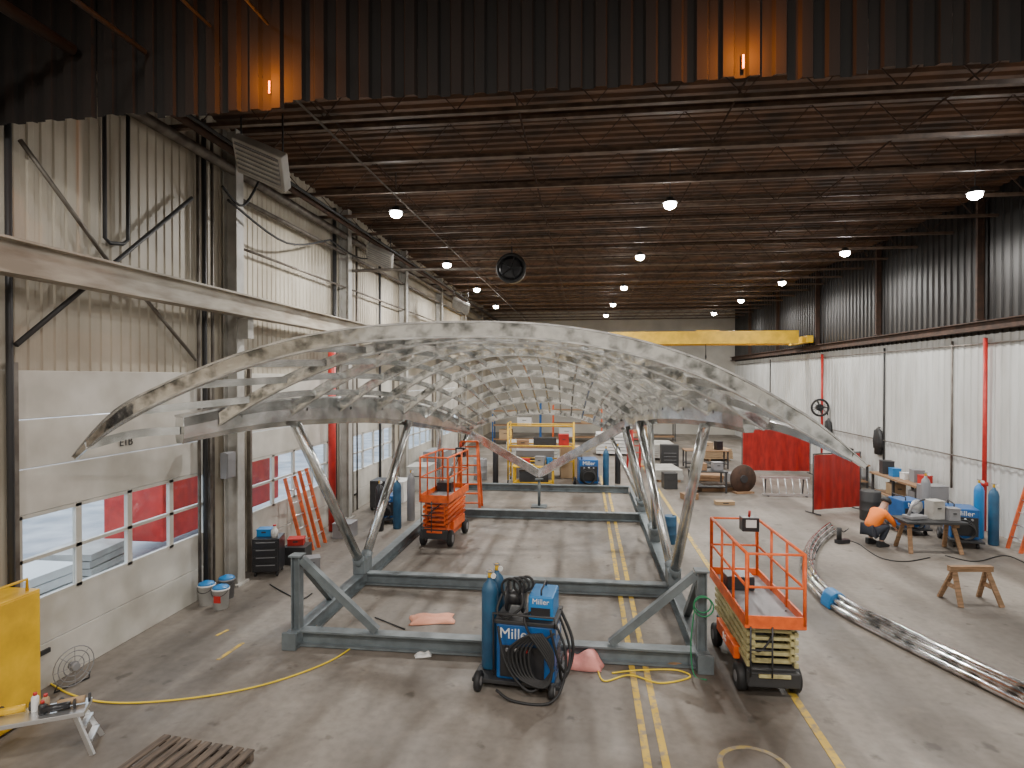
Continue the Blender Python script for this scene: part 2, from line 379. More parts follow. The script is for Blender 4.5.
for px, py, m, r, lb in ((145, 118, 'pipe', .1, 'large grey duct pipe along the left eave'), (172, 112, 'rust', .07, 'rusty pipe along the left eave beside the large duct pipe'), (190, 116, 'dark', .035, 'dark thin pipe along the left eave'), (315, 118, 'pipe', .02, 'thin grey conduit running lengthwise under the trusses')):
    p = G(px, py, 8.4); tag(MB().tube([(p.x, 7.2, 8.4), (p.x, 45.9, 8.4)], r, 10).build('ceiling_pipe', m), lb, 'pipe')
fz = 7.28
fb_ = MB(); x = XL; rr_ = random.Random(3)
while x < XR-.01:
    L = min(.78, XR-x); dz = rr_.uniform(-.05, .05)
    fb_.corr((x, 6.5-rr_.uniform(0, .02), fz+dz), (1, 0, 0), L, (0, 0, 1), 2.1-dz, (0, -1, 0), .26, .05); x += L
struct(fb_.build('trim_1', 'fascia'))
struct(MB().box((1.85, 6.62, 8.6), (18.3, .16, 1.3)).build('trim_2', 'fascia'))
for (p, r, lb) in ((AY(72, 50, 6.4), .07, 'thick dark lengthwise pipe at the top left picture corner'), (AY(145, 52, 6.4), .03, 'thin lengthwise pipe above the bulkhead, second from the left'), (AY(210, 26, 6.4), .018, 'thin dark rod above the left half of the bulkhead'), (AY(268, 24, 6.4), .018, 'short thin rod just left of the left orange glow')):
    tag(MB().tube([(p.x, YF+.1, p.z), p], r, 8).build('overhead_pipe', 'dark'), lb, 'pipe')
def light(name, kind, loc, energy, col, size=.3, rot=(0, 0, 0), shape='DISK'):
    l = bpy.data.lights.new(name, kind); l.energy = energy; l.color = col
    if kind == 'AREA': l.shape = shape; l.size = size
    if kind == 'POINT': l.shadow_soft_size = size
    o = bpy.data.objects.new(name, l); C.objects.link(o); o.location = loc; o.rotation_euler = rot; return o
for i, (px, py) in enumerate(((268, 86), (744, 60))):  # glowing strip and warm point light added to make each slit's orange glow
    p = AY(px, py, 6.4); light('warm_light', 'POINT', (p.x, 6.2, p.z+.05), 55, (1, .27, .02), .003)
    t = T('amber_glow_strip', ('slim amber strip added for the glowing slit on the left part of the rusty bulkhead', 'slim amber strip added for the glowing slit on the right part of the rusty bulkhead')[i], 'lamp', (p.x, 6.428, p.z-.1))
    MB().box((0, 0, .1), (.02, .01, .14)).build('tube', 'amber', t, .003)
    MB().box((0, .01, .1), (.03, .01, .16)).build('backing', 'fascia', t)

lamps = [(396, 212, 'high bay lamp left of the dome, nearest on the left side'), (447, 264, 'high bay lamp left of the hanging black fan'), (477, 289, 'small far high bay lamp left of the fan duct'), (496, 306, 'farthest high bay lamp on the left side of the hall'),
 (670, 203, 'nearest high bay lamp of the middle row'), (640, 256, 'second high bay lamp of the middle row'), (624, 287, 'third high bay lamp of the middle row'), (613, 304, 'fourth high bay lamp of the middle row'), (606, 315, 'farthest high bay lamp of the middle row'),
 (975, 193, 'brightest high bay lamp at the right picture edge'), (845, 252, 'second high bay lamp of the right row'), (782, 282, 'third high bay lamp of the right row'), (741, 300, 'fourth high bay lamp of the right row'), (714, 313, 'farthest high bay lamp of the right row')]
def highbay(loc, label, e):
    t = T('high_bay_lamp', label, 'lamp', loc, 0, 'high bay lamps')
    MB().lathe([(.04, .14), (.08, .12), (.1, .06), (.17, .0)], (0, 0, 0), None, 16).build('housing', 'dark', t)
    MB().lathe([(.13, .0), (.14, -.05), (.12, -.10), (.05, -.14)], (0, 0, 0), None, 16).build('diffuser', 'lampon', t)
    MB().tube([(0, 0, .12), (0, 0, .95)], .01, 6).build('hanger', 'dark', t)
    light('lamp_light', 'AREA', (loc[0], loc[1], loc[2]-.16), e, (1, .97, .92), .2)
for px, py, lb in lamps:
    p = G(px, py, 8.2); highbay((p.x, p.y, 8.2), lb, 350)
for x in (-4.5, 1.5, 7.5):  # fill lights without fixtures, added out of view to brighten the near hall
    for yy in (-4, 1.2): light('hall_fill_light', 'AREA', (x, yy, 8.8), 420, (1, .96, .9), .6)
light('hall_fill_light', 'AREA', (7.5, 9.5, 8.9), 200, (1, .97, .93), .4)

def heater(px, py, z, w, label):
    p = G(px, py, z); t = T('unit_heater', label, 'heater', (p.x, p.y, p.z-.5*w))
    R = Matrix.Rotation(.42, 3, 'Y') @ Matrix.Rotation(-.75, 3, 'X')
    c0 = Vector((0, 0, .5*w))
    MB().box(c0, (1.15*w, .8*w, .22*w), R).build('case', 'steelwhite', t, .02)
    MB().box(c0+R @ Vector((0, 0, -.115*w)), (1.0*w, .66*w, .02), R).build('grille_back', 'bottlegrey', t)
    lv = MB()
    for k in range(6): lv.box(R @ Vector((0, -.27*w+k*.108*w, -.14*w))+c0, (1.02*w, .05*w, .02*w), R)
    lv.build('louvre', 'steelwhite', t)
    h = MB()
    for sx in (-.45, .45): h.tube([(sx*w, 0, (.55-.4*sx)*w), (sx*w, 0, 8.6-p.z+.5*w)], .014, 6)
    h.build('hanger', 'dark', t)
heater(262, 163, 7.8, .82, 'large white louvred unit heater hanging near the left eave')
heater(380, 257, 7.9, .75, 'smaller white unit heater hanging farther along the left eave')
heater(461, 306, 7.4, .7, 'tiny far unit heater above the dome')
p = AY(511, 268, 20); t = T('duct_fan', 'round black fan hanging from the trusses above the dome', 'fan', (p.x, p.y, p.z-.45))
MB().tube([(.45*math.cos(a*PI/12), 0, .45+.45*math.sin(a*PI/12)) for a in range(24)], .06, 8, True).build('ring', 'black', t)
MB().lathe([(.44, 0), (.46, .5), (.3, .6)], (0, .6, .45), RX90, 20).build('drum', 'blackgloss', t)
fb = MB()
for k in range(5):
    a = k*2*PI/5; fb.beam((0, -.02, .45), (.38*math.cos(a), -.02, .45+.38*math.sin(a)), .02, .14, (0, 1, 0))
fb.build('blades', 'dark', t); MB().tube([(0, .2, .9), (0, .2, 1.35)], .03, 6).build('hanger', 'dark', t)
tag(MB().tube(catmull([AY(342, 320, 17.5), AY(342, 280, 17.5), AY(352, 271, 17.5), AY(480, 269, 17.5)], 5), .045, 8).build('bent_duct', 'pipe'), 'bent grey pipe crossing from the left wall below the trusses', 'pipe')

t = T('overhead_crane', 'yellow overhead travelling crane spanning the hall at the far end', 'crane', (1.8, 31, 5.85))
for dy in (-.7, .7): MB().box((.0, dy, .32), (16.7, .28, .62)).build('girder', 'yellow', t, .01)
for sx in (-8.45, 8.7): MB().box((sx, 0, .18), (.3, 2.6, .34)).build('end_truck', 'yellow', t, .02)
MB().box((4.2, 0, .45), (1.1, 1.1, .5)).build('hoist', 'yellow', t, .02)
MB().tube([(4.2, 0, .2), (4.2, 0, -.5)], .02, 6).build('cable', 'dark', t)
MB().torus((4.2, 0, -.6), .1, .025, 'X', 14, 6).build('hook', 'dark', t)

def fline(p, q, w, label, m='lineyel'):
    a, b = Vector((p[0], p[1], .004)), Vector((q[0], q[1], .004)); tag(MB().beam(a, b, w, .006).build('floor_line', m), label, 'floor marking')
fline((.68, 2), (.68, 26), .085, 'left stripe of the double yellow line down the hall')
fline((.88, 2), (.88, 24), .085, 'right stripe of the double yellow line down the hall')
fline((2.74, 2), (2.74, 30), .1, 'single yellow line running under the near scissor lift')
a, b = G(218, 660), G(243, 643); fline(a, b, .06, 'short yellow floor dash near the left door')
a, b = G(216, 636), G(228, 630); fline(a, b, .05, 'tiny yellow floor mark beside the short dash')
rc = G(755, 768); vs = []; fs = []
for k in range(36):
    for r_ in (.33, .39): vs.append((rc.x+r_*math.cos(k*PI/18), rc.y+r_*math.sin(k*PI/18), .004))
for k in range(36): fs.append((2*k, 2*k+1, (2*k+3) % 72, (2*k+2) % 72))
tag(MB().add(vs, fs).build('floor_ring', 'linefaint'), 'faded yellow ring painted on the floor at the bottom right', 'floor marking')

# ---------------------------------------------------------------- base frame
t = T('base_frame', 'grey green steel beam frame on the floor carrying the dome', 'steel frame', (0, 0, 0))
x0, x1, y0, y1 = -4.5, 1.68, 8.95, 22.3
for x in (x0, x1): MB().ibeam((x, y0-.15, .135), (x, y1, .135), .2, .25, .03).build('side_beam', 'green', t)
for yy in (y0, 11.75, 17.8, 22.2):
    MB().ibeam((x0+.1, yy, .135), (x1-.1, yy, .135), .2, .24, .03).build('cross_beam', 'green', t)
for x, s in ((x0, 1), (x1, -1)):
    MB().ibeam((x, y0, .26), (x, y0, 1.4), .14, .14, .02, (1, 0, 0)).build('corner_post', 'green', t)
    MB().box((x, y0, 1.41), (.2, .2, .025)).build('cap_plate', 'green', t)
    MB().beam((x+s*.08, y0, 1.35), (x+s*1.3, y0, .28), .11, .11).build('diagonal_brace', 'green', t)
    MB().beam((x, y0+.08, 1.3), (x, y0+1.25, .28), .1, .1, (1, 0, 0)).build('diagonal_brace', 'green', t)
    MB().box((x-s*.02, y0-.22, .14), (.22, .06, .26)).build('end_plate', 'green', t)
RT = catmull([Vector((y_, w_, z_)) for y_, w_, z_ in [(8.1, 4.45, 3.40), (9, 4.02, 3.54), (10, 3.65, 3.60), (12, 3.22, 3.54), (14.1, 2.95, 3.36), (17, 2.65, 2.95), (19.6, 2.4, 2.50), (20.6, 2.3, 2.3)]], 10)
def rim(yc):
    for i in range(len(RT)-1):
        if yc <= RT[i+1].x or i == len(RT)-2:
            a, b = RT[i], RT[i+1]; u = (yc-a.x)/(b.x-a.x); return a.y+u*(b.y-a.y), a.z+u*(b.z-a.z)
cx = -1.48
def sh(x): return .08*(x-cx)
for s in (-1, 1):
    X = x0 if s < 0 else x1
    for yb, tops in ((11.75, (10.1, 14.4)), (18.2, (16.6, 19.2)))+(((14.9, (13.2, 16.2)),) if s > 0 else ()):
        MB().box((X, yb, .4), (.24, .45, .28)).build('shoe', 'green', t, .01)
        for ty in tops:
            w, z = rim(ty); tx = cx+s*(w-.15)
            a = Vector((X, yb+(.12 if ty > yb else -.12), .45)); b = Vector((tx, ty+sh(tx), z-.2))
            MB().tube([a, b], .095 if yb < 13 else .065, 16).build('strut', 'stainless2', t)
            d = (b-a).normalized()
            MB().tube([a-d*.02, a+d*.18], .115, 14).build('strut_collar', 'green', t)
pz = T('prop_stand', 'small steel prop stand under the low point of the dome', 'stand', (cx, 19.5, 0))
MB().box((0, 0, .02), (.5, .5, .04)).build('foot_plate', 'green', pz); MB().tube([(0, 0, .04), (0, 0, .88)], .05, 10).build('post', 'green', pz)
MB().box((0, 0, .9), (.26, .2, .04)).build('head_plate', 'green', pz)

# ---------------------------------------------------------------- dome
dm = T('steel_dome_frame', 'polished stainless steel curved lattice dome raised on struts', 'dome frame', (0, 0, 0))
def onplane(px, py, yc=7.6):
    d = ray(px, py); tt = (yc-.08*cx)/(d.y-.08*d.x); return Vector((d.x*tt, d.y*tt, H+d.z*tt))
apx = [(74, 458), (100, 432), (130, 410), (170, 390), (210, 373), (255, 357), (310, 343), (370, 334), (440, 330), (510, 330), (570, 335), (630, 346), (690, 364), (745, 389), (800, 421), (835, 444), (866, 467)]
FA = catmull([onplane(*q) for q in apx], 5)
xa, xb = FA[0].x, FA[-1].x
def front(tt):
    x = xa+(xb-xa)*(tt+1)/2
    for i in range(len(FA)-1):
        if x <= FA[i+1].x or i == len(FA)-2:
            a, b = FA[i], FA[i+1]; u = (x-a.x)/(b.x-a.x); return a+(b-a)*u
AP = catmull([Vector((y_, 0, z_)) for y_, z_ in [(8.7, 4.84), (9.8, 4.88), (11, 4.88), (12.2, 4.83), (13.5, 4.70), (14.9, 4.48), (16.4, 4.14), (18.0, 3.66), (19.6, 3.1), (20.4, 2.8)]], 6)
def apex(yc):
    for i in range(len(AP)-1):
        if yc <= AP[i+1].x or i == len(AP)-2:
            a, b = AP[i], AP[i+1]; u = (yc-a.x)/(b.x-a.x); return a.z+u*(b.z-a.z)
YS = [7.6, 8.8, 10.1, 11.4, 12.8, 14.2, 15.6, 17.0, 18.3, 19.6]
YE = 19.6
def surf(yc, tt):
    w, e = rim(yc); a = apex(max(yc, 8.7)); x = cx+w*tt
    return Vector((x, yc+sh(x), a-(a-e)*abs(tt)**2.1))
def sp(i, tt):
    if i == 0: return front(tt)
    return surf(YS[i], tt)
NT = 64
ts = [-1+2*k/NT for k in range(NT+1)]
sc = [min(1, .3+(1-abs(q))*5) for q in ts]
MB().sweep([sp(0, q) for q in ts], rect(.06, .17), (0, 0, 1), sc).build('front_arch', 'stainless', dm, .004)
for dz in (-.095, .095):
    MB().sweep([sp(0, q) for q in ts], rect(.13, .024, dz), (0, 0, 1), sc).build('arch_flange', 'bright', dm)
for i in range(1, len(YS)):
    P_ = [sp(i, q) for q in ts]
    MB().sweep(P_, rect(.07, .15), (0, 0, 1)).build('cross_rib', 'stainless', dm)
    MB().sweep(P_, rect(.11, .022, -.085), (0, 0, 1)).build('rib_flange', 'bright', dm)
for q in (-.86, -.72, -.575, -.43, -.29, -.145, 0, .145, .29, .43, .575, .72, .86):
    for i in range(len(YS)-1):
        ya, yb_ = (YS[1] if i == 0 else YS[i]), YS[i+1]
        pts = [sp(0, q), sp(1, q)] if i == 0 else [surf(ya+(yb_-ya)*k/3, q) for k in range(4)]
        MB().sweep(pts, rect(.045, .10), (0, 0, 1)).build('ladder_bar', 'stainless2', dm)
for s in (-1, 1):
    ya = 8.35 if s < 0 else 9.15
    ys = [ya+k*(19.8-ya)/44 for k in range(45)]
    pts = []
    for yc in ys:
        w, z = rim(yc); x = cx+s*w; pts.append(Vector((x, yc+sh(x), z)))
    n = len(pts)
    def dep(k):
        u = k/n; return (.19+.085*math.sin(min(1, u*1.8)*PI/2)) if u < .62 else .275-.14*((u-.62)/.38)
    vs = []; fs = []
    for k, p in enumerate(pts):
        tt = (pts[min(k+1, n-1)]-pts[max(k-1, 0)]).normalized(); sd = tt.cross(Vector((0, 0, 1))).normalized(); h = dep(k)
        for a_, b_ in ((-.08, -1), (.08, -1), (.11, -.6), (.12, .3), (.10, 1), (-.10, 1), (-.12, .3), (-.11, -.6)): vs.append(p+sd*a_+Vector((0, 0, b_*h)))
    for k in range(n-1):
        for j in range(8): fs.append((k*8+j, k*8+(j+1) % 8, k*8+8+(j+1) % 8, k*8+8+j))
    fs += [tuple(range(7, -1, -1)), tuple(range((n-1)*8, n*8))]
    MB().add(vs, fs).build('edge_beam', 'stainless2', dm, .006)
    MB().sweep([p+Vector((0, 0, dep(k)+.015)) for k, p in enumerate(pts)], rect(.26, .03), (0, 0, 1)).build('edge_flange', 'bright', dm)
    hb = MB()
    for k in range(3, n-14, 5):
        hb.lathe([(.03, -.125), (.03, .125)], pts[k]+Vector((0, 0, .05)), RY90, 10)
    hb.build('bolt_row', 'dark', dm)
    low = Vector((cx, 19.5, 1.08)); hi = pts[-1] if s < 0 else pts[-14]
    MB().sweep([hi-Vector((0, 0, .05)), (hi+low)/2+Vector((0, 0, -.03)), low], rect(.14, .25), (0, 0, 1)).build('low_brace', 'bright', dm)
    tip = sp(0, s*.97); MB().sweep(catmull([tip, (tip+pts[0])/2+Vector((0, 0, .06)), pts[0]], 4), rect(.06, .11)).build('tip_rib', 'stainless2', dm)

# ---------------------------------------------------------------- scissor lift
def lift(loc, rz, label, arm='armyel', base='dark', trim='orange', lp=1.78):
    t = T('scissor_lift', label, 'scissor lift', loc, rz, 'orange scissor lifts')
    hl = lp/2
    MB().box((0, 0, .29), (.60, lp-.2, .24)).build('chassis', base, t, .02)
    MB().box((0, -hl+.08, .28), (.66, .1, .2)).build('bumper', 'dark', t, .02)
    MB().box((0, -hl+.02, .34), (.4, .03, .045)).build('bumper_stripe', trim, t, .005)
    for sx in (-1, 1):
        MB().box((sx*.345, 0, .42), (.09, 1.0, .18)).build('side_tray', 'orange', t, .01)
        for sy in (-.66, .66):
            w = MB().lathe([(.08, -.06), (.155, -.06), (.175, -.04), (.175, .04), (.155, .06), (.08, .06)], (sx*.35, sy, .177), RY90, 20).build('wheel', 'black', t)
            MB().lathe([(.075, -.065), (.085, .065)], (sx*.35, sy, .177), RY90, 12).build('hub', 'bottlegrey', w)
    z = .43
    for k in range(5):
        for sx in (-.3, .3):
            MB().beam((sx, -hl+.1, z+.02), (sx, hl-.1, z+.1), .05, .06, (0, 0, 1)).build('scissor_arm', arm, t)
            MB().beam((sx*.82, -hl+.1, z+.1), (sx*.82, hl-.1, z+.02), .05, .06, (0, 0, 1)).build('scissor_arm', arm, t)
        MB().box((0, -hl+.16, z+.05), (.50, .06, .045)).build('cross_tube', arm, t, .006)
        z += .1
    MB().box((0, 0, .99), (.74, lp, .06)).build('deck', 'bottlegrey', t)
    tb = MB()
    for sx in (-.37, .37): tb.box((sx, 0, 1.05), (.025, lp+.02, .16))
    for sy in (-hl, hl): tb.box((0, sy, 1.05), (.75, .025, .16))
    tb.build('toe_board', 'orange', t)
    TZ = 1.93
    for sx in (-.36, .36):
        MB().tube([(sx, -hl, 1.02), (sx, -hl, TZ), (sx, hl, TZ), (sx, hl, 1.02)], .024, 8).build('side_rail', 'orange', t)
        r = MB(); r.tube([(sx, -hl, 1.5), (sx, hl, 1.5)], .018, 8)
        for yy in (-.35, .3): r.tube([(sx, yy, 1.02), (sx, yy, TZ)], .02, 8)
        r.build('middle_rail', 'orange', t)
    for sy in (-hl, hl):
        MB().tube([(-.34, sy, 1.5), (.34, sy, 1.5), (.34, sy, TZ), (-.34, sy, TZ)], .02, 8, True).build('end_rail', 'orange', t)
    g = MB(); g.tube([(-.32, -hl-.04, .35), (-.32, -hl-.04, 1.0)], .013, 8); g.tube([(-.05, -hl-.04, .35), (-.05, -hl-.04, 1.0)], .013, 8)
    for zz in (.45, .7): g.tube([(-.32, -hl-.04, zz), (-.05, -hl-.04, zz)], .012, 8)
    g.build('entry_ladder', 'dark', t)
    c = MB().box((.2, hl-.12, TZ-.05), (.26, .2, .22)).build('control_box', 'blackgloss', t, .01)
    MB().tube([(.2, hl-.12, TZ+.05), (.2, hl-.14, TZ+.16)], .02, 8).build('joystick', 'red', c)
    MB().box((.2, hl-.23, TZ-.03), (.16, .012, .12)).build('control_label', 'white', c)
    MB().box((-.1, .4, 1.13), (.4, .35, .2)).build('tool_tray', 'blackgloss', t, .01)
    MB().tube(catmull([(.3, -.5, 1.02), (.1, -.75, .9), (-.15, -hl, .7), (-.2, -.6, .5)], 4), .015, 6).build('cable', 'black', t)
    text('JLG', .13, 'white', t, (-.394, 0, .42), (PI/2, 0, -PI/2))
    return t
lift((2.42, 9.05, 0), .02, 'orange scissor lift with pale yellow arms standing nearest at the right of the frame', 'armyel', 'dark', 'armyel', lp=2.0)
l2 = lift((-3.62, 15.3, 0), -.08, 'all orange scissor lift standing inside the frame at the left', 'orange', 'orange')
l2.scale = (1, 1, 1.16)

# ---------------------------------------------------------------- welding machines
def cylinder(loc, m, label, h=1.35, r=.115, cap='bottlegrey'):
    t = T('gas_cylinder', label, 'gas cylinder', loc)
    MB().lathe([(r*.9, 0), (r, .03), (r, h*.86), (r*.8, h*.93), (r*.35, h*.97), (r*.3, h)], (0, 0, 0), None, 20).build('body', m, t)
    MB().lathe([(.028, h-.01), (.028, h+.09)], (0, 0, 0), None, 10).build('valve', 'yellow', t)
    MB().torus((0, 0, h+.09), .045, .01, 'Z', 12, 6).build('hand_wheel', cap, t)
    MB().lathe([(.035, 0), (.035, .03)], (.06, -.04, h+.04), RX90, 12).build('gauge', 'white', t)
    return t
def welder(loc, rz, label, s=1.0):
    t = T('welding_machine', label, 'welding machine', loc, rz)
    b = .16*s
    w, d, h = .5*s, .62*s, .62*s
    MB().box((0, 0, b-.02), (w+.1*s, d+.35*s, .04*s)).build('cart_base', 'dark', t)
    for sx in (-1, 1):
        wl_ = MB().lathe([(.06*s, -.03*s), (.12*s, -.03*s), (.12*s, .03*s), (.06*s, .03*s)], (sx*(w/2+.06*s), .32*s, .12*s), RY90, 16).build('wheel', 'black', t)
        MB().lathe([(.05*s, -.035*s), (.05*s, .035*s)], (sx*(w/2+.06*s), .32*s, .12*s), RY90, 12).build('hub', 'bottlegrey', wl_)
        MB().lathe([(.05*s, -.02*s), (.05*s, .02*s)], (sx*w*.4, -.38*s, .05*s), RY90, 12).build('caster', 'black', t)
    MB().box((0, 0, b+h/2), (w, d, h)).build('case', 'blue', t, .02*s)
    MB().box((0, -d/2-.008, b+h*.42), (w*.9, .02, h*.62)).build('front_panel', 'blackgloss', t, .004)
    for k in range(3): MB().lathe([(.025*s, 0), (.02*s, .03*s)], (-.12*s+k*.12*s, -d/2-.018, b+h*.66), RX90, 12).build('knob', 'white' if k == 1 else 'bottlegrey', t)
    text('Miller', .14*s, 'white', t, (0, -d/2-.005, b+h*.85), (PI/2, 0, 0))
    text('Miller', .17*s, 'white', t, (w/2+.004, 0, b+h*.65), (PI/2, 0, PI/2))
    MB().tube([(-w*.35, -d*.4, b+h), (-w*.35, -d*.4, b+h+.08*s), (-w*.35, d*.4, b+h+.08*s), (-w*.35, d*.4, b+h)], .014*s, 8).build('handle', 'dark', t)
    c = MB()
    for k in range(3): c.torus((.02*k-.05, -d/2-.08*s-.03*k*s, b+h*.34-.02*k), (.2-.02*k)*s, .016*s, 'Y', 20, 6)
    c.build('cable_coil', 'black', t)
    return t
WX, WY = -.80, 8.28
t = T('welding_machine', 'large blue welding machine on a wheeled cart in front of the base frame', 'welding machine', (WX, WY, 0), -.1)
MB().box((-.08, 0, .12), (1.2, .78, .05)).build('cart_base', 'dark', t, .005)
for x, y, r in ((-.58, -.42, .13), (.42, -.42, .1), (-.58, .38, .13), (.42, .38, .13)):
    wl_ = MB().lathe([(r*.5, -.035), (r, -.035), (r, .035), (r*.5, .035)], (x, y, r), RY90, 20).build('wheel', 'black', t)
    MB().lathe([(r*.45, -.04), (r*.45, .04)], (x, y, r), RY90, 12).build('hub', 'bottlegrey', wl_)
MB().box((.04, 0, .52), (.80, .66, .76)).build('case', 'blue', t, .03)
MB().box((.0, -.34, .40), (.60, .02, .42)).build('front_panel', 'blackgloss', t, .006)
MB().box((.04, 0, .92), (.84, .70, .05)).build('top_tray', 'dark', t, .008)
lv = MB()
for k in range(7): lv.box((.444, .05, .25+k*.05), (.012, .4, .018))
lv.build('louvre', 'dark', t)
text('Miller', .20, 'white', t, (-.08, -.334, .76), (PI/2, 0, 0))
text('Miller', .17, 'white', t, (.444, 0, .75), (PI/2, 0, PI/2))
for k in range(3): MB().lathe([(.028, 0), (.022, .03)], (-.2+k*.13, -.352, .56), RX90, 12).build('knob', ('bottlegrey', 'white', 'red')[k], t)
MB().tube([(-.38, -.36, .2), (-.38, -.4, 1.05), (.45, -.4, 1.05), (.45, -.36, .9)], .016, 8).build('push_handle', 'dark', t)
cb = MB()
for k in range(6):
    r_ = .16+.025*k; cxk = .28-.03*k
    cb.tube(catmull([(cxk, -.44-.012*k, .85), (cxk+r_, -.48, .62-.04*k), (cxk+r_*.7, -.5-.01*k, .3-.02*k), (cxk-r_*.6, -.48, .28), (cxk-r_, -.47, .6), (cxk, -.44-.012*k, .85)], 5), .018, 6)
cb.tube(catmull([(.43, -.2, .9), (.58, -.3, .6), (.56, -.38, .2), (.4, -.6, .03), (-.05, -.64, .03), (-.3, -.55, .1)], 5), .018, 6)
cb.tube(catmull([(.44, .1, .9), (.6, .0, .5), (.58, -.2, .25), (.5, -.4, .5), (.4, -.42, .9)], 5), .018, 6)
cb.tube(catmull([(.44, .2, .95), (.62, .1, .6), (.62, .0, .3), (.52, -.2, .15), (.5, -.3, .45)], 5), .022, 6)
cb.tube(catmull([(-.3, -.45, .9), (-.2, -.52, .5), (.0, -.52, .2), (.2, -.5, .12), (.45, -.45, .4)], 5), .018, 6)
cb.build('hanging_cable', 'black', t)
rf = T('wire_feeder', 'blue wire feeder with black drum sitting on top of the large welding machine', 'wire feeder', (WX, WY, .947), -.1)
MB().box((.24, 0, .16), (.34, .52, .32)).build('case', 'brightblue', rf, .02)
MB().box((.24, -.265, .11), (.26, .015, .12)).build('front_panel', 'blackgloss', rf)
MB().lathe([(.07, -.12), (.20, -.12), (.20, -.1), (.1, -.09), (.1, .09), (.20, .1), (.20, .12), (.07, .12)], (-.14, -.05, .21), RY90, 24).build('wire_drum', 'blackgloss', rf)
text('Miller', .10, 'white', rf, (.24, -.264, .25), (PI/2, 0, 0))
f_ = MB()
f_.tube(catmull([(.1, -.26, .1), (.05, -.42, .05), (.2, -.45, -.2), (.45, -.4, -.1)], 5), .018, 6)
for k in range(4): f_.torus((-.2+.07*k, -.12+.02*k, .36+.02*k), .13-.012*k, .018, 'Y', 18, 6)
f_.tube(catmull([(-.3, -.2, .3), (-.35, -.3, .1), (-.2, -.38, .05), (-.0, -.36, .2), (.0, -.3, .35)], 5), .018, 6)
f_.build('torch_cable', 'black', rf)
MB().tube([(.24, -.2, .32), (.24, -.2, .39), (.24, .2, .39), (.24, .2, .32)], .013, 8).build('handle', 'dark', rf)
cylinder((WX-.52, WY+.0, .147), 'cylblue', 'tall blue gas cylinder strapped left of the large welding machine', 1.26, .115)
cylinder((WX-.46, WY+.27, .147), 'cylblue', 'blue gas cylinder standing just behind the strapped one at the large welding machine', 1.28, .11)

# ---------------------------------------------------------------- generic things
def stepladder(loc, rz, h, m, label, w=.5, spread=.45):
    t = T('step_ladder', label, 'ladder', loc, rz)
    for sy, mm in ((-1, m), (1, m)):
        a = MB()
        for sx in (-1, 1): a.beam((sx*w/2, sy*spread, 0), (sx*w/2*.7, sy*.05, h), .08, .09, (0, 1, 0))
        a.build('side_rails' if sy < 0 else 'rear_rails', mm, t)
    n = int(h/.3)
    for k in range(1, n+1):
        u = k/(n+.5); ww = w*(1-.3*u)
        MB().box((0, -spread*(1-u)-.05*u, h*u), (ww, .08, .04)).build('step', 'alu' if m == 'alu' else m, t)
    MB().box((0, 0, h+.02), (w*.75, .2, .04)).build('top_cap', m, t)
    return t
def leanladder(loc, rz, h, m, label, w=.4, lean=.35):
    t = T('ladder', label, 'ladder', loc, rz)
    a = MB()
    for sx in (-1, 1): a.beam((sx*w/2, 0, 0), (sx*w/2, lean, h), .04, .08, (0, 1, 0))
    a.build('side_rails', m, t)
    for k in range(1, int(h/.3)+1):
        u = k*.3/h; MB().tube([(-w/2, lean*u, h*u), (w/2, lean*u, h*u)], .018, 8).build('rung', 'alu', t)
    return t
def bucket(loc, m, label, lid=None):
    t = T('bucket', label, 'bucket', loc)
    MB().lathe([(.125, 0), (.145, .34), (.155, .34), (.155, .37), (.13, .37), (.115, .04)], (0, 0, 0), None, 20).build('body', m, t)
    MB().tube([(.155*math.cos(a), -.02-.12*math.sin(a), .34-.1*math.sin(a)) for a in [PI*k/8 for k in range(9)]], .006, 6).build('handle', 'dark', t)
    if lid: MB().lathe([(.15, .371), (.13, .40), (.05, .43), (.02, .44)], (0, 0, 0), None, 14).build('contents', lid, t)
    return t
def table(loc, rz, w, d, h, m, label, legm='dark', shelf=True):
    t = T('work_table', label, 'table', loc, rz)
    MB().box((0, 0, h-.025), (w, d, .05)).build('tabletop', m, t, .004)
    for sx in (-1, 1):
        for sy in (-1, 1): MB().box((sx*(w/2-.06), sy*(d/2-.06), (h-.05)/2), (.06, .06, h-.05)).build('leg', legm, t)
    if shelf: MB().box((0, 0, .22), (w-.1, d-.1, .03)).build('shelf', legm, t)
    return t
def crate(loc, rz, d, m, label, name='box', cat='box'):
    t = T(name, label, cat, loc, rz)
    MB().box((0, 0, d[2]/2-.01), (d[0], d[1], d[2]-.02)).build('body', m, t, .008)
    MB().box((0, 0, d[2]-.012), (d[0]+.015, d[1]+.015, .024)).build('lid', m, t, .004)
    MB().box((0, -d[1]/2-.006, d[2]*.6), (d[0]*.3, .015, .03)).build('latch', 'dark', t)
    return t
def drum(loc, m, label, r=.28, h=.86):
    t = T('drum', label, 'drum', loc)
    pr = [(r*.96, 0), (r, .02), (r, h*.33), (r*1.03, h*.35), (r, h*.37), (r, h*.64), (r*1.03, h*.66), (r, h*.68), (r, h-.02), (r*.96, h)]
    MB().lathe(pr, (0, 0, 0), None, 22).build('shell', m, t)
    MB().lathe([(.03, h), (.03, h+.015)], (r*.5, 0, 0), None, 8).build('bung', 'dark', t)
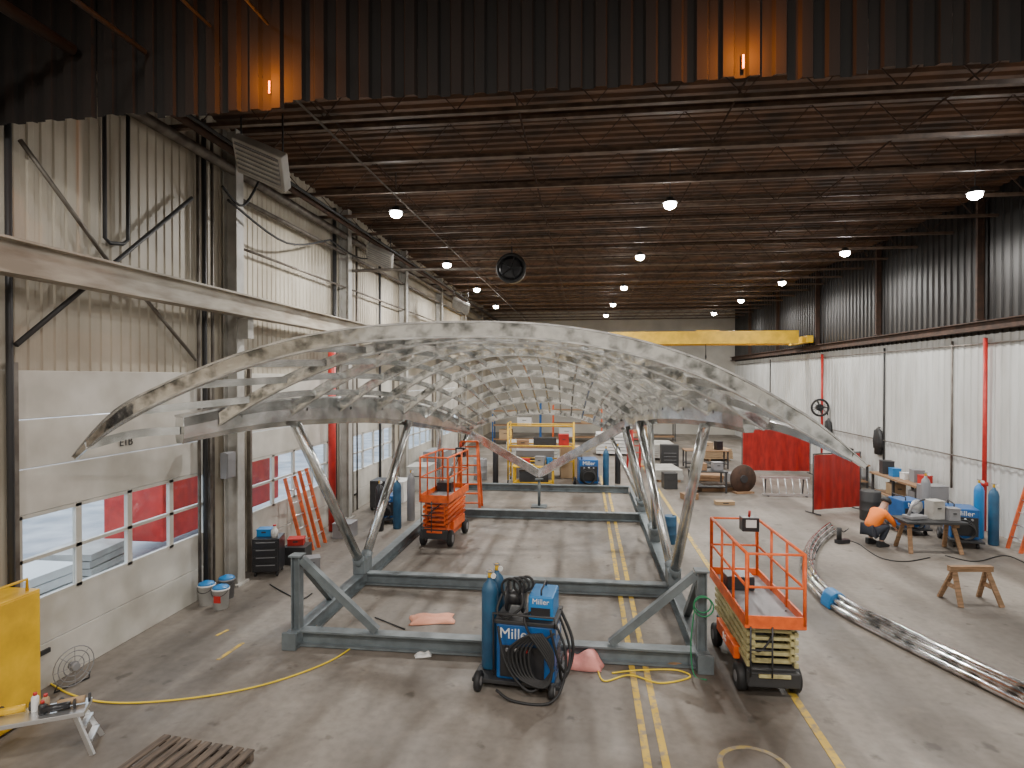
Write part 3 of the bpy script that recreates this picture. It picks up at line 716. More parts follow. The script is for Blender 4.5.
def sawhorse(loc, rz, w, h, m, label):
    t = T('sawhorse', label, 'sawhorse', loc, rz)
    MB().box((0, 0, h-.05), (w, .1, .1)).build('top_beam', m, t)
    for sx in (-1, 1):
        for sy in (-1, 1): MB().beam((sx*w*.38, 0, h-.06), (sx*w*.47, sy*.28, 0), .035, .09, (1, 0, 0)).build('leg', m, t)
        MB().box((sx*w*.43, 0, h*.45), (.03, .3, .08)).build('crosspiece', m, t)
    return t
def rollcab(loc, rz, label, w=.55, d=.5, h=.8, m='blackgloss'):
    t = T('tool_cabinet', label, 'tool cabinet', loc, rz)
    MB().box((0, 0, h/2+.05), (w, d, h-.1)).build('body', m, t, .01)
    for k in range(4):
        dr = MB().box((0, -d/2-.006, .2+k*.16), (w*.9, .015, .14)).build('drawer', m, t, .003)
        MB().box((0, -d/2-.025, .25+k*.16), (w*.7, .015, .015)).build('handle', 'bottlegrey', dr)
    for sx in (-1, 1):
        for sy in (-1, 1): MB().lathe([(.05, -.02), (.05, .02)], (sx*w*.4, sy*d*.4, .05), RY90, 12).build('caster', 'black', t)

t = T('steel_cabinet', 'bright yellow steel cabinet at the left picture edge', 'cabinet', (-6.98, 6.4, 0))
MB().box((0, 0, .8), (.46, .6, 1.55)).build('body', 'yellow', t, .01)
MB().box((.235, 0, .8), (.015, .56, 1.5)).build('door', 'yellow', t, .004)
MB().tube([(.15, -.2, 1.56), (.15, -.2, 1.72), (.15, .2, 1.72), (.15, .2, 1.56)], .018, 8).build('hoop_handle', 'yellow', t)
t = T('floor_fan', 'round wire floor fan leaning at the first overhead door', 'fan', (-6.9, 7.35, 0), -.3)
for r_ in (.26, .2, .13, .06): MB().torus((0, 0, .28), r_, .007, 'X', 24, 6).build('guard_ring', 'bottlegrey', t)
MB().lathe([(.05, -.06), (.05, .06)], (0, 0, .28), RY90, 12).build('motor', 'bottlegrey', t)
f_ = MB()
for k in range(8):
    a = k*PI/4; f_.tube([(0.02, 0, .28), (.02, .26*math.cos(a), .28+.26*math.sin(a))], .004, 5)
f_.build('guard_spokes', 'bottlegrey', t); MB().tube([(0, -.2, .12), (-.05, -.22, .01), (-.05, .22, .01), (0, .2, .12)], .012, 8).build('foot', 'dark', t)
pp = G(38, 756, 0)
t = T('work_platform', 'folding aluminium work platform at the bottom left with tools on it', 'platform', (pp.x, pp.y, 0), .5)
MB().box((0, 0, .46), (.95, .34, .05)).build('deck', 'alu', t, .005)
for sx in (-1, 1):
    l = MB()
    for sy in (-1, 1): l.beam((sx*.38, sy*.12, .44), (sx*.56, sy*.2, 0), .03, .05)
    l.build('leg_frame', 'alu', t)
    for z_ in (.14, .3): MB().box((sx*(.56-.36*z_), 0, z_), (.07, .3, .03)).build('step', 'alu', t)
for dx, dy, m, lb in ((-.24, -.05, 'yellow', 'yellow cordless drill body lying on the aluminium platform'), (.2, .06, 'blackgloss', 'black angle grinder lying on the aluminium platform'), (.26, .2, 'card', 'tan handled tool lying at the right end of the aluminium platform')):
    g = T('power_tool', lb, 'power tool', (pp.x+dx, pp.y+dy-.02, .485), .6)
    MB().tube([(-.14, 0, .05), (.12, 0, .05)], .04, 10).build('body', m, g)
    MB().lathe([(.05, -.01), (.05, .01)], (.16, 0, .055), RY90, 14).build('head', 'dark', g)
    MB().tube([(-.1, 0, .06), (-.12, .12, .04)], .025, 8).build('grip', 'black', g)
for dx, dy, h_, m, lb in ((-.05, .02, .16, 'white', 'white spray can on the aluminium platform'), (.02, .08, .12, 'card', 'tan roll standing on the aluminium platform'), (.08, -.02, .10, 'dark', 'short dark can on the aluminium platform')):
    g = T('can', lb, 'can', (pp.x+dx, pp.y+dy, .485)); MB().lathe([(.035, 0), (.038, .01), (.038, h_), (.02, h_+.02)], n=14).build('body', m, g); MB().lathe([(.02, h_+.02), (.02, h_+.05)], n=12).build('cap', 'red', g)
t = T('pallet', 'dark weathered wooden pallet lying at the bottom picture edge', 'pallet', (-4.25, 5.68, 0), -.12)
for yy in (-.5, 0, .5): MB().box((0, yy, .06), (1.2, .05, .09)).build('stringer', 'oldwood', t)
for k in range(9): MB().box((-.55+k*.1375, 0, .115), (.09, 1.1, .02)).build('deck_board', 'oldwood', t)
for k in range(3): MB().box((-.5+k*.5, 0, .008), (.09, 1.1, .016)).build('bottom_board', 'oldwood', t)
bucket((-6.98, 10.35, 0), 'white', 'white bucket with blue contents nearest the first overhead door', 'brightblue')
bk = bucket((-6.6, 10.2, 0), 'white', 'white bucket with red mark standing right of the other two', 'brightblue')
MB().box((.02, -.143, .2), (.13, .012, .12)).build('red_label', 'red', bk)
bucket((-6.8, 10.7, 0), 'bottlegrey', 'grey bucket with blue rag behind the two white buckets', 'brightblue')
rollcab((-6.75, 12.15, 0), .25, 'black rolling tool cabinet beside the first wall column')
crate((-6.85, 12.2, .8), .2, (.3, .25, .16), 'brightblue', 'blue tool case on the black rolling cabinet', 'tool_case', 'tool case')
t = T('jug', 'white jug standing on the black rolling cabinet', 'jug', (-6.58, 12.08, .8)); MB().lathe([(.07, 0), (.075, .15), (.03, .2), (.03, .24)], n=14).build('body', 'white', t); MB().lathe([(.035, .24), (.035, .27)], n=12).build('cap', 'red', t)
crate((-6.5, 12.95, 0), .1, (.5, .45, .4), 'dark', 'dark crate on the floor right of the black cabinet', 'crate', 'crate')
crate((-6.55, 13.0, .4), .3, (.35, .3, .15), 'red', 'red case on top of the dark crate', 'tool_case', 'tool case')
crate((-6.0, 12.6, 0), .5, (.35, .3, .25), 'bottlegrey', 'small grey box in front of the dark crate')
leanladder((-6.6, 13.7, 0), PI/2-.1, 1.8, 'ladorange', 'worn orange ladder leaning at the second overhead door, nearer one', .4, .5)
leanladder((-6.55, 14.35, 0), PI/2+.05, 1.9, 'ladorange', 'worn orange ladder leaning at the second overhead door, farther one', .42, .5)
crate((-6.3, 15.2, 0), .0, (.5, .5, .4), 'bottlegrey', 'grey bin on the floor beyond the leaning ladders', 'bin', 'bin')
cylinder((-5.6, 15.9, 0), 'blackgloss', 'black gas cylinder left of the blue welder by the left struts', 1.3)
cylinder((-5.2, 16.2, 0), 'cylblue', 'blue gas cylinder by the left struts', 1.35)
cylinder((-5.1, 17.2, 0), 'bottlegrey', 'grey gas cylinder behind the blue one at the left', 1.4)
welder((-5.8, 17.0, 0), .3, 'blue welding machine between gas cylinders left of the base frame', 1.0)
rollcab((-6.5, 18.6, 0), PI/2, 'dark tool cabinet at the third overhead door', .7, .5, .95, 'dark')
crate((-6.4, 20.0, 0), 0, (.7, .9, .7), 'white', 'white crate by the third overhead door', 'crate', 'crate')
crate((-6.2, 22.3, 0), 0, (.8, 1.2, .9), 'steelwhite', 'large pale crate beyond the third overhead door', 'crate', 'crate')
crate((-6.3, 25.3, 0), 0, (.9, 1.5, 1.1), 'bottlegrey', 'grey crate by the fourth overhead door', 'crate', 'crate')
stepladder((-3.68, 18.9, 0), .1, 2.15, 'orange', 'orange step ladder standing open behind the far scissor lift', .75, .5)

def scaffold(loc, rz, w, d, h, label):
    t = T('scaffold', label, 'scaffold', loc, rz)
    for sx in (-1, 1):
        f = MB()
        for sy in (-1, 1): f.tube([(sx*w/2, sy*d/2, .12), (sx*w/2, sy*d/2, h)], .035, 8)
        for k in range(8): f.tube([(sx*w/2, -d/2, .3+k*.3), (sx*w/2, d/2, .3+k*.3)], .018, 6)
        f.build('end_frame', 'yellow', t)
        for sy in (-1, 1): MB().lathe([(.07, -.025), (.07, .025)], (sx*w/2, sy*d/2, .07), RY90, 12).build('caster', 'black', t)
    for sy in (-1, 1):
        r = MB()
        for z in (.9, 1.5, h-.1): r.tube([(-w/2, sy*d/2, z), (w/2, sy*d/2, z)], .03, 6)
        r.build('side_rail', 'yellow', t)
    MB().box((0, 0, 1.42), (w, d, .05)).build('platform', 'wood', t)
    return t
scaffold((-1.75, 24.2, 0), 0, 2.6, .9, 2.4, 'yellow rolling scaffold behind the base frame')
table((-1.95, 22.95, 0), 0, 1.6, .7, .85, 'yellow', 'yellow work table in front of the scaffold', 'yellow')
crate((-2.3, 22.95, .85), .1, (.4, .3, .25), 'red', 'red tool box on the yellow table', 'tool_box', 'tool box')
crate((-1.7, 22.95, .85), -.2, (.35, .3, .35), 'bottlegrey', 'grey machine case on the yellow table', 'machine_case', 'case')
crate((-1.35, 22.95, .85), .3, (.2, .2, .3), 'brightblue', 'small blue case on the right end of the yellow table', 'machine_case', 'case')
crate((-1.95, 22.95, .235), .1, (1.1, .45, .4), 'dark', 'dark box on the lower shelf of the yellow table')
crate((-1.6, 24.2, 1.445), 0, (.9, .5, .35), 'dark', 'dark box on the scaffold platform', 'box', 'box')
crate((-2.5, 24.2, 1.445), .1, (.5, .4, .25), 'wood', 'wooden box on the scaffold platform', 'box', 'box')
crate((-.85, 24.2, 1.445), .1, (.4, .4, .5), 'red', 'red box on the right end of the scaffold platform', 'box', 'box')
crate((-2.1, 25.5, 0), .05, (1.6, .8, 1.15), 'bottlegrey', 'large grey crate directly behind the yellow scaffold', 'crate', 'crate')
crate((-.6, 25.6, 0), .1, (.9, .8, 1.3), 'card', 'tall cardboard box behind the right end of the scaffold')
welder((.1, 23.1, 0), .1, 'blue welding machine right of the yellow table', 1.45)
cylinder((.8, 23.2, 0), 'cylblue', 'blue gas cylinder right of the far welding machine', 1.5)
cylinder((-3.5, 23.4, 0), 'blackgloss', 'black gas cylinder left of the yellow scaffold', 1.5)
cylinder((1.3, 24.2, 0), 'blackgloss', 'black gas cylinder behind the blue one at the far end of the frame', 1.5)
drum((-4.3, 24.5, 0), 'bottlegrey', 'grey drum left behind the scaffold')
drum((2.15, 15.6, 0), 'cylblue', 'blue drum beside the right rail of the base frame', .17, .7)
stepladder((2.3, 27.5, 0), .2, 2.2, 'red', 'red step ladder standing far behind the right struts', .6, .5)
def rack(loc, rz, w, d, h, m, label):
    t = T('storage_rack', label, 'rack', loc, rz)
    for sx in (-1, 1):
        for sy in (-1, 1): MB().box((sx*w/2, sy*d/2, h/2), (.07, .07, h)).build('upright', m, t)
    for z in (.3, 1.2, 2.1): MB().box((0, 0, min(z, h-.05)), (w, d, .06)).build('shelf', 'wood', t)
    return t
rack((-4.3, 38, 0), 0, 3, .9, 2.6, 'blue', 'blue storage rack at the far left end of the hall')
rack((-.5, 40, 0), 0, 3.2, .9, 2.4, 'orange', 'orange storage rack at the far end behind the scaffold')
rack((4.2, 41, 0), 0, 3.4, .9, 2.2, 'dark', 'dark storage rack at the far end right of the yellow line')
for (x, y, z, d, m, lb) in ((-5, 38, .33, (.8, .7, .6), 'card', 'cardboard box on the lowest shelf of the blue rack'), (-3.8, 38, 1.23, (.9, .7, .5), 'white', 'white box on the middle shelf of the blue rack'), (-1.2, 40, .33, (1, .7, .6), 'white', 'white box on the lowest shelf of the orange rack'), (.2, 40, 1.23, (.9, .7, .55), 'card', 'cardboard box on the middle shelf of the orange rack'), (3.6, 41, .33, (1, .7, .6), 'card', 'cardboard box on the lowest shelf of the dark rack'), (4.9, 41, 1.23, (.9, .7, .55), 'blue', 'blue box on the middle shelf of the dark rack')):
    crate((x, y, z), 0, d, m, lb)
def sheetstack(loc, rz, d, m, label, n=6):
    t = T('material_stack', label, 'stack', loc, rz)
    for sx in (-.35, .35): MB().box((sx*d[0], 0, .05), (.1, d[1], .1)).build('skid', 'wood', t)
    h = (d[2]-.1)/n
    for k in range(n): MB().box((random.uniform(-.03, .03), random.uniform(-.03, .03), .1+h*(k+.5)), (d[0], d[1], h*.8)).build('sheet', m, t)
sheetstack((3.3, 25.6, 0), .1, (1.1, 1.8, .5), 'steelwhite', 'stack of pale sheets near the far end right of the frame')
sheetstack((4.9, 25.3, 0), -.1, (1.2, 1.6, .35), 'wood', 'stack of wooden boards beyond the near scissor lift')
sheetstack((3.9, 32.5, 0), 0, (1.4, 2.4, .8), 'steelwhite', 'tall stack of pale sheets far down the hall')
sheetstack((-2.6, 30.5, 0), 0, (2.6, 1.6, 1.0), 'steelwhite', 'large pale sheet stack behind the yellow scaffold')
sheetstack((1.6, 33.5, 0), 0, (2, 1.6, 1.2), 'white', 'white sheet stack far behind the blue welders')
sheetstack((6.6, 32, 0), .2, (1.4, 1.4, .6), 'card', 'tan sheet stack behind the wide red welding screen')
table((4.5, 22.9, 0), .05, 1.3, .8, .8, 'dark', 'dark work table left of the round steel disc')
table((5.6, 29.0, 0), .0, 2.0, .9, .85, 'wood', 'wooden work table in front of the far red curtain')
crate((4.2, 22.9, .8), 0, (.5, .4, .25), 'wood', 'wooden box on the dark work table')
crate((4.85, 22.9, .8), .2, (.35, .3, .3), 'bottlegrey', 'grey box on the dark work table')
crate((3.6, 21.4, 0), .3, (.5, .4, .2), 'wood', 'low wooden box on the floor in front of the dark table')
crate((4.6, 20.6, 0), .1, (.6, .3, .12), 'card', 'flat tan box on the floor left of the steel disc')
crate((3.2, 23.4, 0), .1, (.5, .5, .6), 'dark', 'dark box on the floor left of the dark work table')
crate((5.9, 24.3, 0), .2, (.8, .6, .5), 'bottlegrey', 'grey box behind the round steel disc')
crate((5.6, 29.0, .85), .1, (.6, .5, .35), 'card', 'cardboard box on the wooden work table')
crate((6.2, 29.0, .85), .3, (.3, .3, .4), 'blackgloss', 'black case on the right end of the wooden work table')
rollcab((3.9, 28.6, 0), 0, 'dark roller tool cabinet at the far wooden table', .8, .5, 1.1, 'dark')
p = G(743, 493)
t = T('steel_disc', 'large rusty round steel disc standing on edge near the red curtains', 'disc', (p.x, p.y, 0), .3)
MB().lathe([(.1, -.04), (.5, -.04), (.52, 0), (.5, .04), (.1, .04)], (0, 0, .52), RX90, 28).build('disc', 'rust', t)
MB().lathe([(.14, -.1), (.14, .1)], (0, 0, .52), RX90, 14).build('hub', 'dark', t)
MB().box((0, 0, .03), (.7, .35, .06)).build('cradle', 'wood', t)
p = G(716, 490)
t = T('timber_stack', 'low stack of timber beams on the floor left of the steel disc', 'stack', (p.x, p.y, 0), .15)
for k in range(5): MB().box((0, -.3+.15*k, .07), (1.3, .12, .13)).build('timber', 'wood', t)
for k in range(3): MB().box((.05, -.2+.17*k, .21), (1.2, .12, .13)).build('timber', 'oldwood', t)
def curtain(a, b, h, label):
    a = Vector(a); b = Vector(b); L = (b-a).length; an = math.atan2(b.y-a.y, b.x-a.x)
    t = T('welding_screen', label, 'welding screen', (a.x, a.y, 0), an)
    fr = MB()
    for x in (0, L): fr.tube([(x, 0, .03), (x, 0, h)], .02, 8); fr.tube([(x, -.3, .03), (x, .3, .03)], .02, 8)
    fr.tube([(0, 0, h), (L, 0, h)], .02, 8); fr.build('frame', 'dark', t)
    n = 60; vs = []; fs = []
    for k in range(n+1):
        x = .03+(L-.06)*k/n; yy = .014*math.sin(k*.5)
        vs += [(x, yy, .12), (x, yy*.6, h-.03)]
    for k in range(n): fs.append((2*k, 2*k+2, 2*k+3, 2*k+1))
    m = MB(); m.add(vs, fs, True); m.build('curtain', 'curtain', t)
a = G(813, 514); b = G(860, 510); curtain(a, b, 1.85, 'bright red welding screen standing nearest beside the curved beam end')
a = G(742, 473); b = G(810, 474); curtain(a, b, 1.95, 'wide red welding screen farther back near the wall')
a = G(762, 496); b = G(812, 497)
t = T('lying_ladder', 'aluminium ladder frame resting on its side below the red screens', 'ladder', (a.x, a.y, 0), math.atan2(b.y-a.y, b.x-a.x)); L = (b-a).length
m = MB()
for z, yy in ((.06, 0), (.62, .25)): m.box((L/2, yy, z), (L, .05, .08))
m.build('side_rails', 'alu', t)
for k in range(7): MB().tube([(.1+k*(L-.2)/6, 0, .06), (.1+k*(L-.2)/6, .25, .62)], .022, 8).build('rung', 'alu', t)
f_ = MB()
for x in (.2, L-.2): f_.box((x, .15, .015), (.05, .5, .03)); f_.beam((x, .35, .02), (x, .25, .6), .04, .04)
f_.build('foot', 'dark', t)

def bench(y0, y1, label):
    L = y1-y0; t = T('workbench', label, 'workbench', (XR-.62, (y0+y1)/2, 0))
    MB().box((0, 0, .87), (.75, L, .06)).build('top', 'wood', t)
    for yy in (-L/2+.1, 0, L/2-.1):
        for xx_ in (-.3, .3): MB().box((xx_, yy, .42), (.07, .07, .84)).build('leg', 'dark', t)
    MB().box((0, 0, .25), (.65, L-.1, .04)).build('shelf', 'wood', t)
bench(19.6, 22.6, 'long cluttered workbench on the right wall behind the worker')
bench(24.2, 27.6, 'second workbench on the right wall beyond the near red screen')
its = [(19.9, 'red', .3, .3, 'red box on the near end of the wall workbench'), (20.4, 'bottlegrey', .35, .4, 'grey grinder housing on the wall workbench'), (20.95, 'white', .25, .22, 'white box on the wall workbench'), (21.5, 'brightblue', .3, .28, 'blue box on the wall workbench'), (22.1, 'dark', .4, .45, 'dark machine on the far end of the wall workbench'), (24.6, 'card', .4, .3, 'cardboard box on the second workbench'), (25.4, 'dark', .5, .5, 'dark machine on the second workbench'), (26.3, 'red', .3, .3, 'red box on the second workbench'), (27.0, 'white', .4, .3, 'white box on the second workbench')]
for yy, m, w, h, lb in its: crate((XR-.6+random.uniform(-.08, .08), yy, .9), PI/2+random.uniform(-.2, .2), (w, w*.9, h), m, lb)
for yy, m, lb in ((20.2, 'bottlegrey', 'grey bin under the near wall workbench'), (21.6, 'card', 'cardboard box under the near wall workbench'), (25.2, 'brightblue', 'blue bin under the second workbench')):
    crate((XR-.6, yy, .27), 0, (.4, .5, .38), m, lb, 'storage_bin', 'bin')
for px, lb in ((828, 'black jacket hanging on the far right wall'), (878, 'black jacket hanging on the right wall above the bench')):
    p = AX(px, 450, XR-.12); t = T('jacket', lb, 'jacket', (XR-.12, p.y, 1.35))
    MB().lathe([(.06, 1.0), (.2, .9), (.22, .5), (.25, 0)][::-1], (0, 0, 0), Matrix.Diagonal((.35, 1, 1)), 14).build('body', 'black', t)
    for s in (-1, 1): MB().tube([(0, s*.18, .88), (0, s*.28, .5), (0, s*.27, .2)], [.07, .06, .05], 8).build('sleeve', 'black', t)
    MB().tube([(.08, 0, 1.0), (0, 0, 1.02)], .02, 6).build('hook', 'dark', t)
p = AX(815, 407, XR-.5); t = T('wall_fan', 'black fan on a bracket high on the white right wall', 'fan', (p.x, p.y-.6, p.z-.35))
MB().torus((0, 0, .35), .36, .05, 'Y', 24, 8).build('cage', 'black', t)
f_ = MB()
for k in range(10):
    a = k*PI/5; f_.tube([(0, 0, .35), (.36*math.cos(a), 0, .35+.36*math.sin(a))], .01, 5)
for k in range(4):
    a = k*PI/2+.3; f_.beam((0, .04, .35), (.3*math.cos(a), .04, .35+.3*math.sin(a)), .015, .2, (0, 1, 0))
f_.build('blades', 'blackgloss', t); MB().lathe([(.13, -.14), (.16, .12)], (0, .1, .35), RX90, 12).build('motor', 'black', t)
MB().tube([(0, .1, .35), (.35, .1, .35), (.36, .1, .0)], .03, 8).build('bracket', 'dark', t)
for z, lb in ((1.9, 'horizontal conduit low on the right wall'), (5.15, 'horizontal conduit near the top of the white right wall')):
    tag(MB().tube([(XR-.08, 9, z), (XR-.08, 45, z)], .02, 8).build('wall_conduit', 'pipe'), lb, 'pipe')
for px, m, lb in ((952, 'pipe', 'vertical grey conduit on the white wall left of the red pipe'), (884, 'dark', 'dark vertical conduit pair on the white wall above the bench'), (770, 'dark', 'dark far vertical conduit on the white wall near the crane')):
    p = AX(px, 400, XR-.07); tag(MB().tube([(XR-.07, p.y, .9), (XR-.07, p.y, 5.3)], .03, 6).build('wall_conduit', m), lb, 'pipe')

TX, TY = 8.3, 15.7
t = T('trestle_table', 'dark trestle table with wooden legs in front of the crouching worker', 'table', (TX, TY, 0), .05)
MB().box((0, 0, .74), (1.4, .75, .05)).build('tabletop', 'dark', t, .004)
for sx in (-1, 1):
    for sy in (-1, 1): MB().beam((sx*.5, sy*.1, .71), (sx*.58, sy*.33, 0), .04, .09, (1, 0, 0)).build('leg', 'wood', t)
    MB().box((sx*.52, 0, .66), (.1, .5, .08)).build('trestle_beam', 'wood', t)
g = T('chop_saw', 'grey cut-off saw standing on the trestle table', 'saw', (TX-.3, TY, .765), .3)
MB().box((0, 0, .05), (.45, .3, .08)).build('base', 'bottlegrey', g, .01)
MB().lathe([(.03, -.01), (.17, -.01), (.17, .01), (.03, .01)], (.05, 0, .3), RX90, 22).build('blade_guard', 'alu', g)
MB().tube([(-.18, 0, .08), (-.1, 0, .3), (.1, 0, .42)], .035, 8).build('arm', 'bottlegrey', g)
MB().tube([(.1, 0, .42), (.28, 0, .46)], .02, 8).build('handle', 'black', g)
crate((TX+.2, TY+.1, .765), .2, (.3, .3, .45), 'steelwhite', 'pale machine case in the middle of the trestle table', 'machine_case', 'case')
crate((TX+.52, TY-.05, .765), -.1, (.24, .25, .3), 'bottlegrey', 'grey case on the right end of the trestle table', 'machine_case', 'case')
welder((9.5, 16.5, 0), -.3, 'blue welding machine between trestle table and red pipe', 1.2)
welder((8.75, 17.6, 0), .1, 'blue welding machine behind the trestle table', 1.15)
for i, (x, y, m, lb) in enumerate(((10.2, 16.4, 'cylblue', 'blue gas cylinder nearest the red wall pipe'), (10.25, 17.05, 'brightblue', 'bright blue gas cylinder behind the nearest one at the red pipe'), (9.5, 18.1, 'bottlegrey', 'grey gas cylinder behind the blue welding machines'))):
    cylinder((x, y, 0), m, lb, 1.45)
crate((10.0, 18.7, 0), .1, (.6, .5, 1.1), 'bottlegrey', 'tall grey machine cabinet behind the welding machines', 'machine_cabinet', 'cabinet')
drum((8.4, 18.9, 0), 'dark', 'dark drum behind the trestle table')
p = G(977, 606); sawhorse((p.x, p.y+.2, 0), .12, .8, .68, 'wood', 'brown wooden sawhorse standing alone on the right floor')
leanladder((10.35, 15.9, 0), -PI/2, 1.7, 'ladorange', 'orange ladder leaning on the white wall at the right picture edge', .45, .45)
p = G(836, 543)
t = T('magnetic_drill', 'small black power tool standing on the floor by the red screen', 'power tool', (p.x+.15, p.y, 0), .4)
MB().box((0, 0, .05), (.35, .16, .1)).build('base', 'blackgloss', t, .01); MB().tube([(-.1, 0, .1), (-.1, 0, .4)], .06, 10).build('motor', 'black', t)
for k in range(3): MB().tube([(.05, 0, .28), (.05+.15*math.cos(k*2.1), .15*math.sin(k*2.1), .36)], .012, 6).build('lever', 'dark', t)
MB().tube(catmull([(-.1, .1, .05), (.1, .25, .012), (.35, .1, .012), (.3, -.25, .012)], 5), .012, 6).build('cable', 'black', t)

# curved beam bundle
px = [(830, 528), (816, 540), (808, 556), (811, 574), (826, 593), (851, 610), (890, 630), (935, 652), (985, 676), (1050, 707)]
P = catmull([G(a, b, .13) for a, b in px], 8)
t = T('curved_beam', 'long curved bundle of shiny stainless steel tubing lying on the right floor', 'curved beam', (0, 0, 0))
n_ = len(P)
def offs(P, d, z):
    out = []
    for i, p in enumerate(P):
        tt = P[min(i+1, len(P)-1)]-P[max(i-1, 0)]; tt.normalize(); sd = tt.cross(Vector((0, 0, 1))).normalized(); q = p+sd*d; q.z = z; out.append(q)
    return out
for d, z, r_ in ((-.10, .065, .062), (.10, .065, .062), (0, .07, .062), (-.055, .165, .06), (.055, .165, .06), (0, .245, .045)):
    MB().tube(offs(P, d, z), r_, 12).build('tube', 'stainless', t)
k = min(range(n_), key=lambda i: (P[i]-G(838, 599, .13)).length)
d = (P[k+1]-P[k-1]).normalized()
tag(MB().sweep([P[k]-d*.16, P[k]-d*.05, P[k]+d*.08, P[k]+d*.16], [(-.18, -.127), (.18, -.127), (.17, -.02), (.13, .11), (.05, .175), (-.05, .175), (-.13, .11), (-.17, -.02)]).build('blue_wrap', 'brightblue', None, .02), 'small bright blue sheet wrapped around the curved beam', 'wrap')

def cloth(px, py, w, d, h, m, label, rz=0, z=0, name='cloth'):
    p = G(px, py, z); n = 14; vs = []; fs = []; random.seed(int(px))
    ph = [random.uniform(0, 6) for _ in range(4)]
    for i in range(n+1):
        for j in range(n+1):
            u, v = i/n*2-1, j/n*2-1
            e = min(1, 3*max(0, 1-max(abs(u), abs(v))))
            rr = 1+.07*math.sin(4*math.atan2(v, u)+ph[0])
            vs.append((u*w/2*rr, v*d/2*rr, .006+h*e*(.6+.22*math.sin(5*u+ph[1])+.18*math.sin(6*v+ph[2])*math.sin(3*u+ph[3]))))
    for i in range(n):
        for j in range(n): a = i*(n+1)+j; fs.append((a, a+n+1, a+n+2, a+1))
    m_ = MB(); m_.add(vs, fs, True); o = m_.build(name, m); o.location = p; o.rotation_euler = (0, 0, rz)
    so = o.modifiers.new('s', 'SOLIDIFY'); so.thickness = .006; so.offset = 1
    return tag(o, label, 'cloth')
cloth(432, 620, .75, .42, .08, 'peach', 'crumpled orange cloth on the floor inside the frame left of the welder', .2)
cloth(582, 665, .60, .38, .26, 'pink', 'salmon pink sack lying on the floor right of the large welding machine', -.05, name='sack')
cloth(423, 656, .25, .15, .06, 'white', 'small white rag by the front beam', .3)
cloth(668, 666, .6, .12, .05, 'wood', 'short brown strip of packing near the right end of the front beam', .0)

def cord(pts, r, m, label, z=.014, name='extension_cord'):
    P = catmull([Vector((G(a, b).x, G(a, b).y, z)) for a, b in pts], 8)
    return tag(MB().tube(P, r, 6).build(name, m), label, 'cord')
cord([(-10, 642), (30, 670), (70, 695), (120, 704), (200, 698), (270, 684), (330, 662), (360, 642)], .012, 'cord', 'yellow extension cord snaking from the left edge to the frame')
cord([(598, 672), (605, 682), (630, 676), (660, 684), (690, 678), (676, 671), (640, 671), (612, 674)], .012, 'cord', 'loose yellow cord lying at the right end of the front beam')
cord([(270, 585), (282, 592), (300, 600), (312, 594)], .012, 'black', 'black cable from the tool cabinet to the frame')
cord([(375, 618), (390, 624), (405, 630)], .01, 'black', 'short black cable on the floor inside the frame left of the orange cloth')
cord([(945, 556), (975, 562), (1005, 556), (1030, 566)], .012, 'black', 'black cable on the floor below the trestle table')
cord([(860, 545), (880, 558), (905, 562), (930, 558)], .012, 'black', 'black cable on the floor around the worker')
gh = MB(); gh.torus((x1, y0-.1, .95), .12, .011, 'Y', 24, 6); gh.torus((x1+.01, y0-.12, .92), .14, .011, 'Y', 24, 6)
tag(gh.build('hose_coil', 'greenhose'), 'green hose coiled around the right corner post', 'hose')
gp = T('hose', 'green hose hanging down from the coil on the right post', 'hose', (0, 0, 0))
MB().tube(catmull([(x1-.12, y0-.12, .85), (x1-.18, y0-.2, .4), (x1-.15, y0-.3, .02), (x1-.0, y0-.4, .014)], 5), .01, 6).build('tube', 'greenhose', gp)

# ---------------------------------------------------------------- worker
def skinobj(name, V, E, m, parent, root=0, sub=2):
    me = bpy.data.meshes.new(name); me.from_pydata([v[0] for v in V], E, []); me.update(); me.materials.append(M[m])
    o = bpy.data.objects.new(name, me); C.objects.link(o)
    if parent: o.parent = parent
    o.modifiers.new('skin', 'SKIN')
    if not me.skin_vertices: 
        return o
    for i, v in enumerate(V):
        me.skin_vertices[0].data[i].radius = (v[1], v[1]); me.skin_vertices[0].data[i].use_root = (i == root)
    o.modifiers['skin'].use_smooth_shade = True
    s = o.modifiers.new('sub', 'SUBSURF'); s.levels = sub; s.render_levels = sub
    return o
p = G(882, 548)
w = T('person', 'person in a bright orange shirt crouching at the trestle table', 'person', (p.x-.05, p.y+.25, 0), .35)
w.scale = (1.08, 1.08, 1.08)
V = [((-.16, 0, .36), .13), ((-.04, 0, .55), .12), ((.1, 0, .72), .13), ((.19, 0, .84), .055), ((.25, 0, .92), .085), ((.31, 0, .99), .09), ((.36, 0, .93), .03)]
E = [(0, 1), (1, 2), (2, 3), (3, 4), (4, 5), (5, 6)]
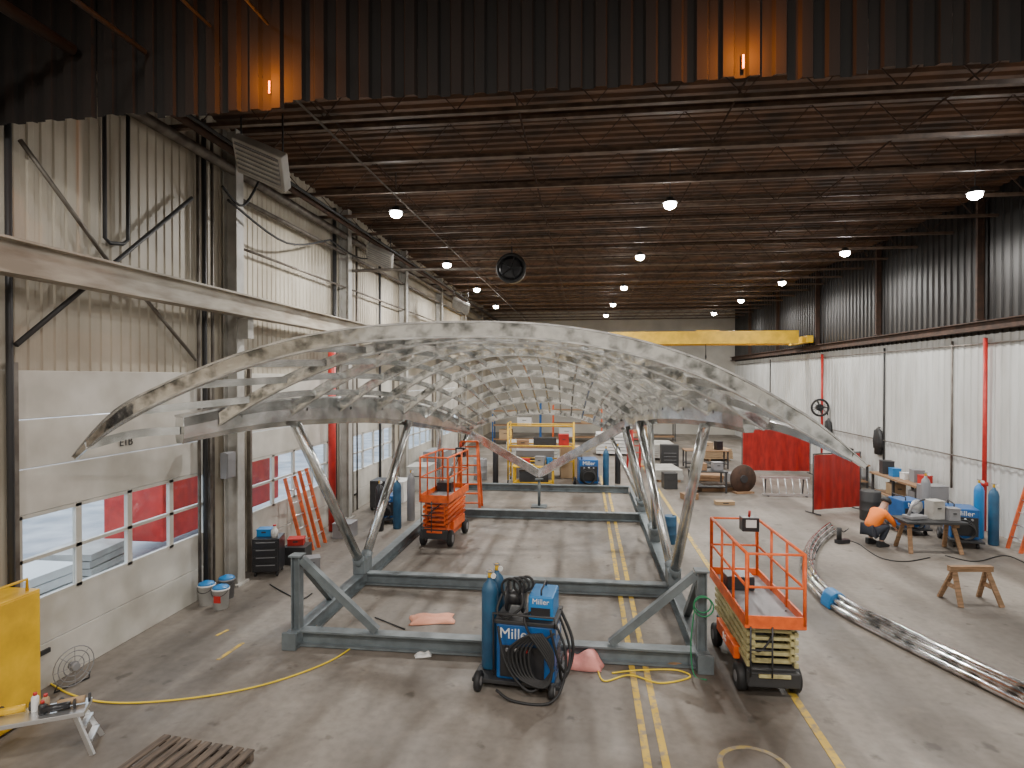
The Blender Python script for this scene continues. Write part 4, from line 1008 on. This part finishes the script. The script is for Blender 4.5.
for s in (-1, 1):
    b = len(V)
    V += [((-.1, s*.11, .36), .09), ((.2, s*.17, .50), .065), ((.0, s*.15, .09), .045), ((.16, s*.17, .045), .035)]
    E += [(0, b), (b, b+1), (b+1, b+2), (b+2, b+3)]
    b = len(V)
    V += [((.1, s*.17, .76), .06), ((.28, s*.24, .56), .045), ((.40, s*.12, .44), .03), ((.44, s*.10, .40), .032)]
    E += [(2, b), (b, b+1), (b+1, b+2), (b+2, b+3)]
    for k in range(5):
        c = len(V); yy = s*(.075+.017*k)
        L_ = (.05, .075, .08, .075, .06)[k]
        V += [((.46, yy, .385), .009), ((.46+L_*.5, yy, .35), .008), ((.46+L_*.6, yy, .32), .007)]
        E += [(b+3, c), (c, c+1), (c+1, c+2)]
skinobj('body', V, E, 'skin', w)
V = [((-.17, 0, .38), .165), ((-.04, 0, .56), .17), ((.09, 0, .72), .17), ((.17, 0, .82), .09)]
E = [(0, 1), (1, 2), (2, 3)]
for s in (-1, 1):
    b = len(V); V += [((.1, s*.18, .76), .085), ((.28, s*.245, .56), .062), ((.38, s*.15, .46), .045)]; E += [(2, b), (b, b+1), (b+1, b+2)]
skinobj('shirt', V, E, 'shirt', w)
V = [((-.17, 0, .33), .15)]; E = []
for s in (-1, 1):
    b = len(V); V += [((-.1, s*.12, .36), .11), ((.2, s*.17, .5), .085), ((.01, s*.15, .13), .06)]; E += [(0, b), (b, b+1), (b+1, b+2)]
skinobj('trousers', V, E, 'jeans', w)
for s in (-1, 1): MB().prism([(-.08, 0), (.2, 0), (.21, .05), (.1, .1), (.05, .14), (-.08, .14)], s*.16-.05, s*.16+.05, 'Y').build('boot', 'black', w, .015)
MB().lathe([(.115, 0), (.11, .06), (.07, .11), (.02, .125)], (.29, 0, .99), Matrix.Rotation(.6, 3, 'Y'), 16).build('cap', 'black', w)

wd = bpy.data.worlds.new('world'); bpy.context.scene.world = wd; wd.use_nodes = True
bg = wd.node_tree.nodes['Background']; bg.inputs[0].default_value = (.82, .9, 1, 1); bg.inputs[1].default_value = 3.0
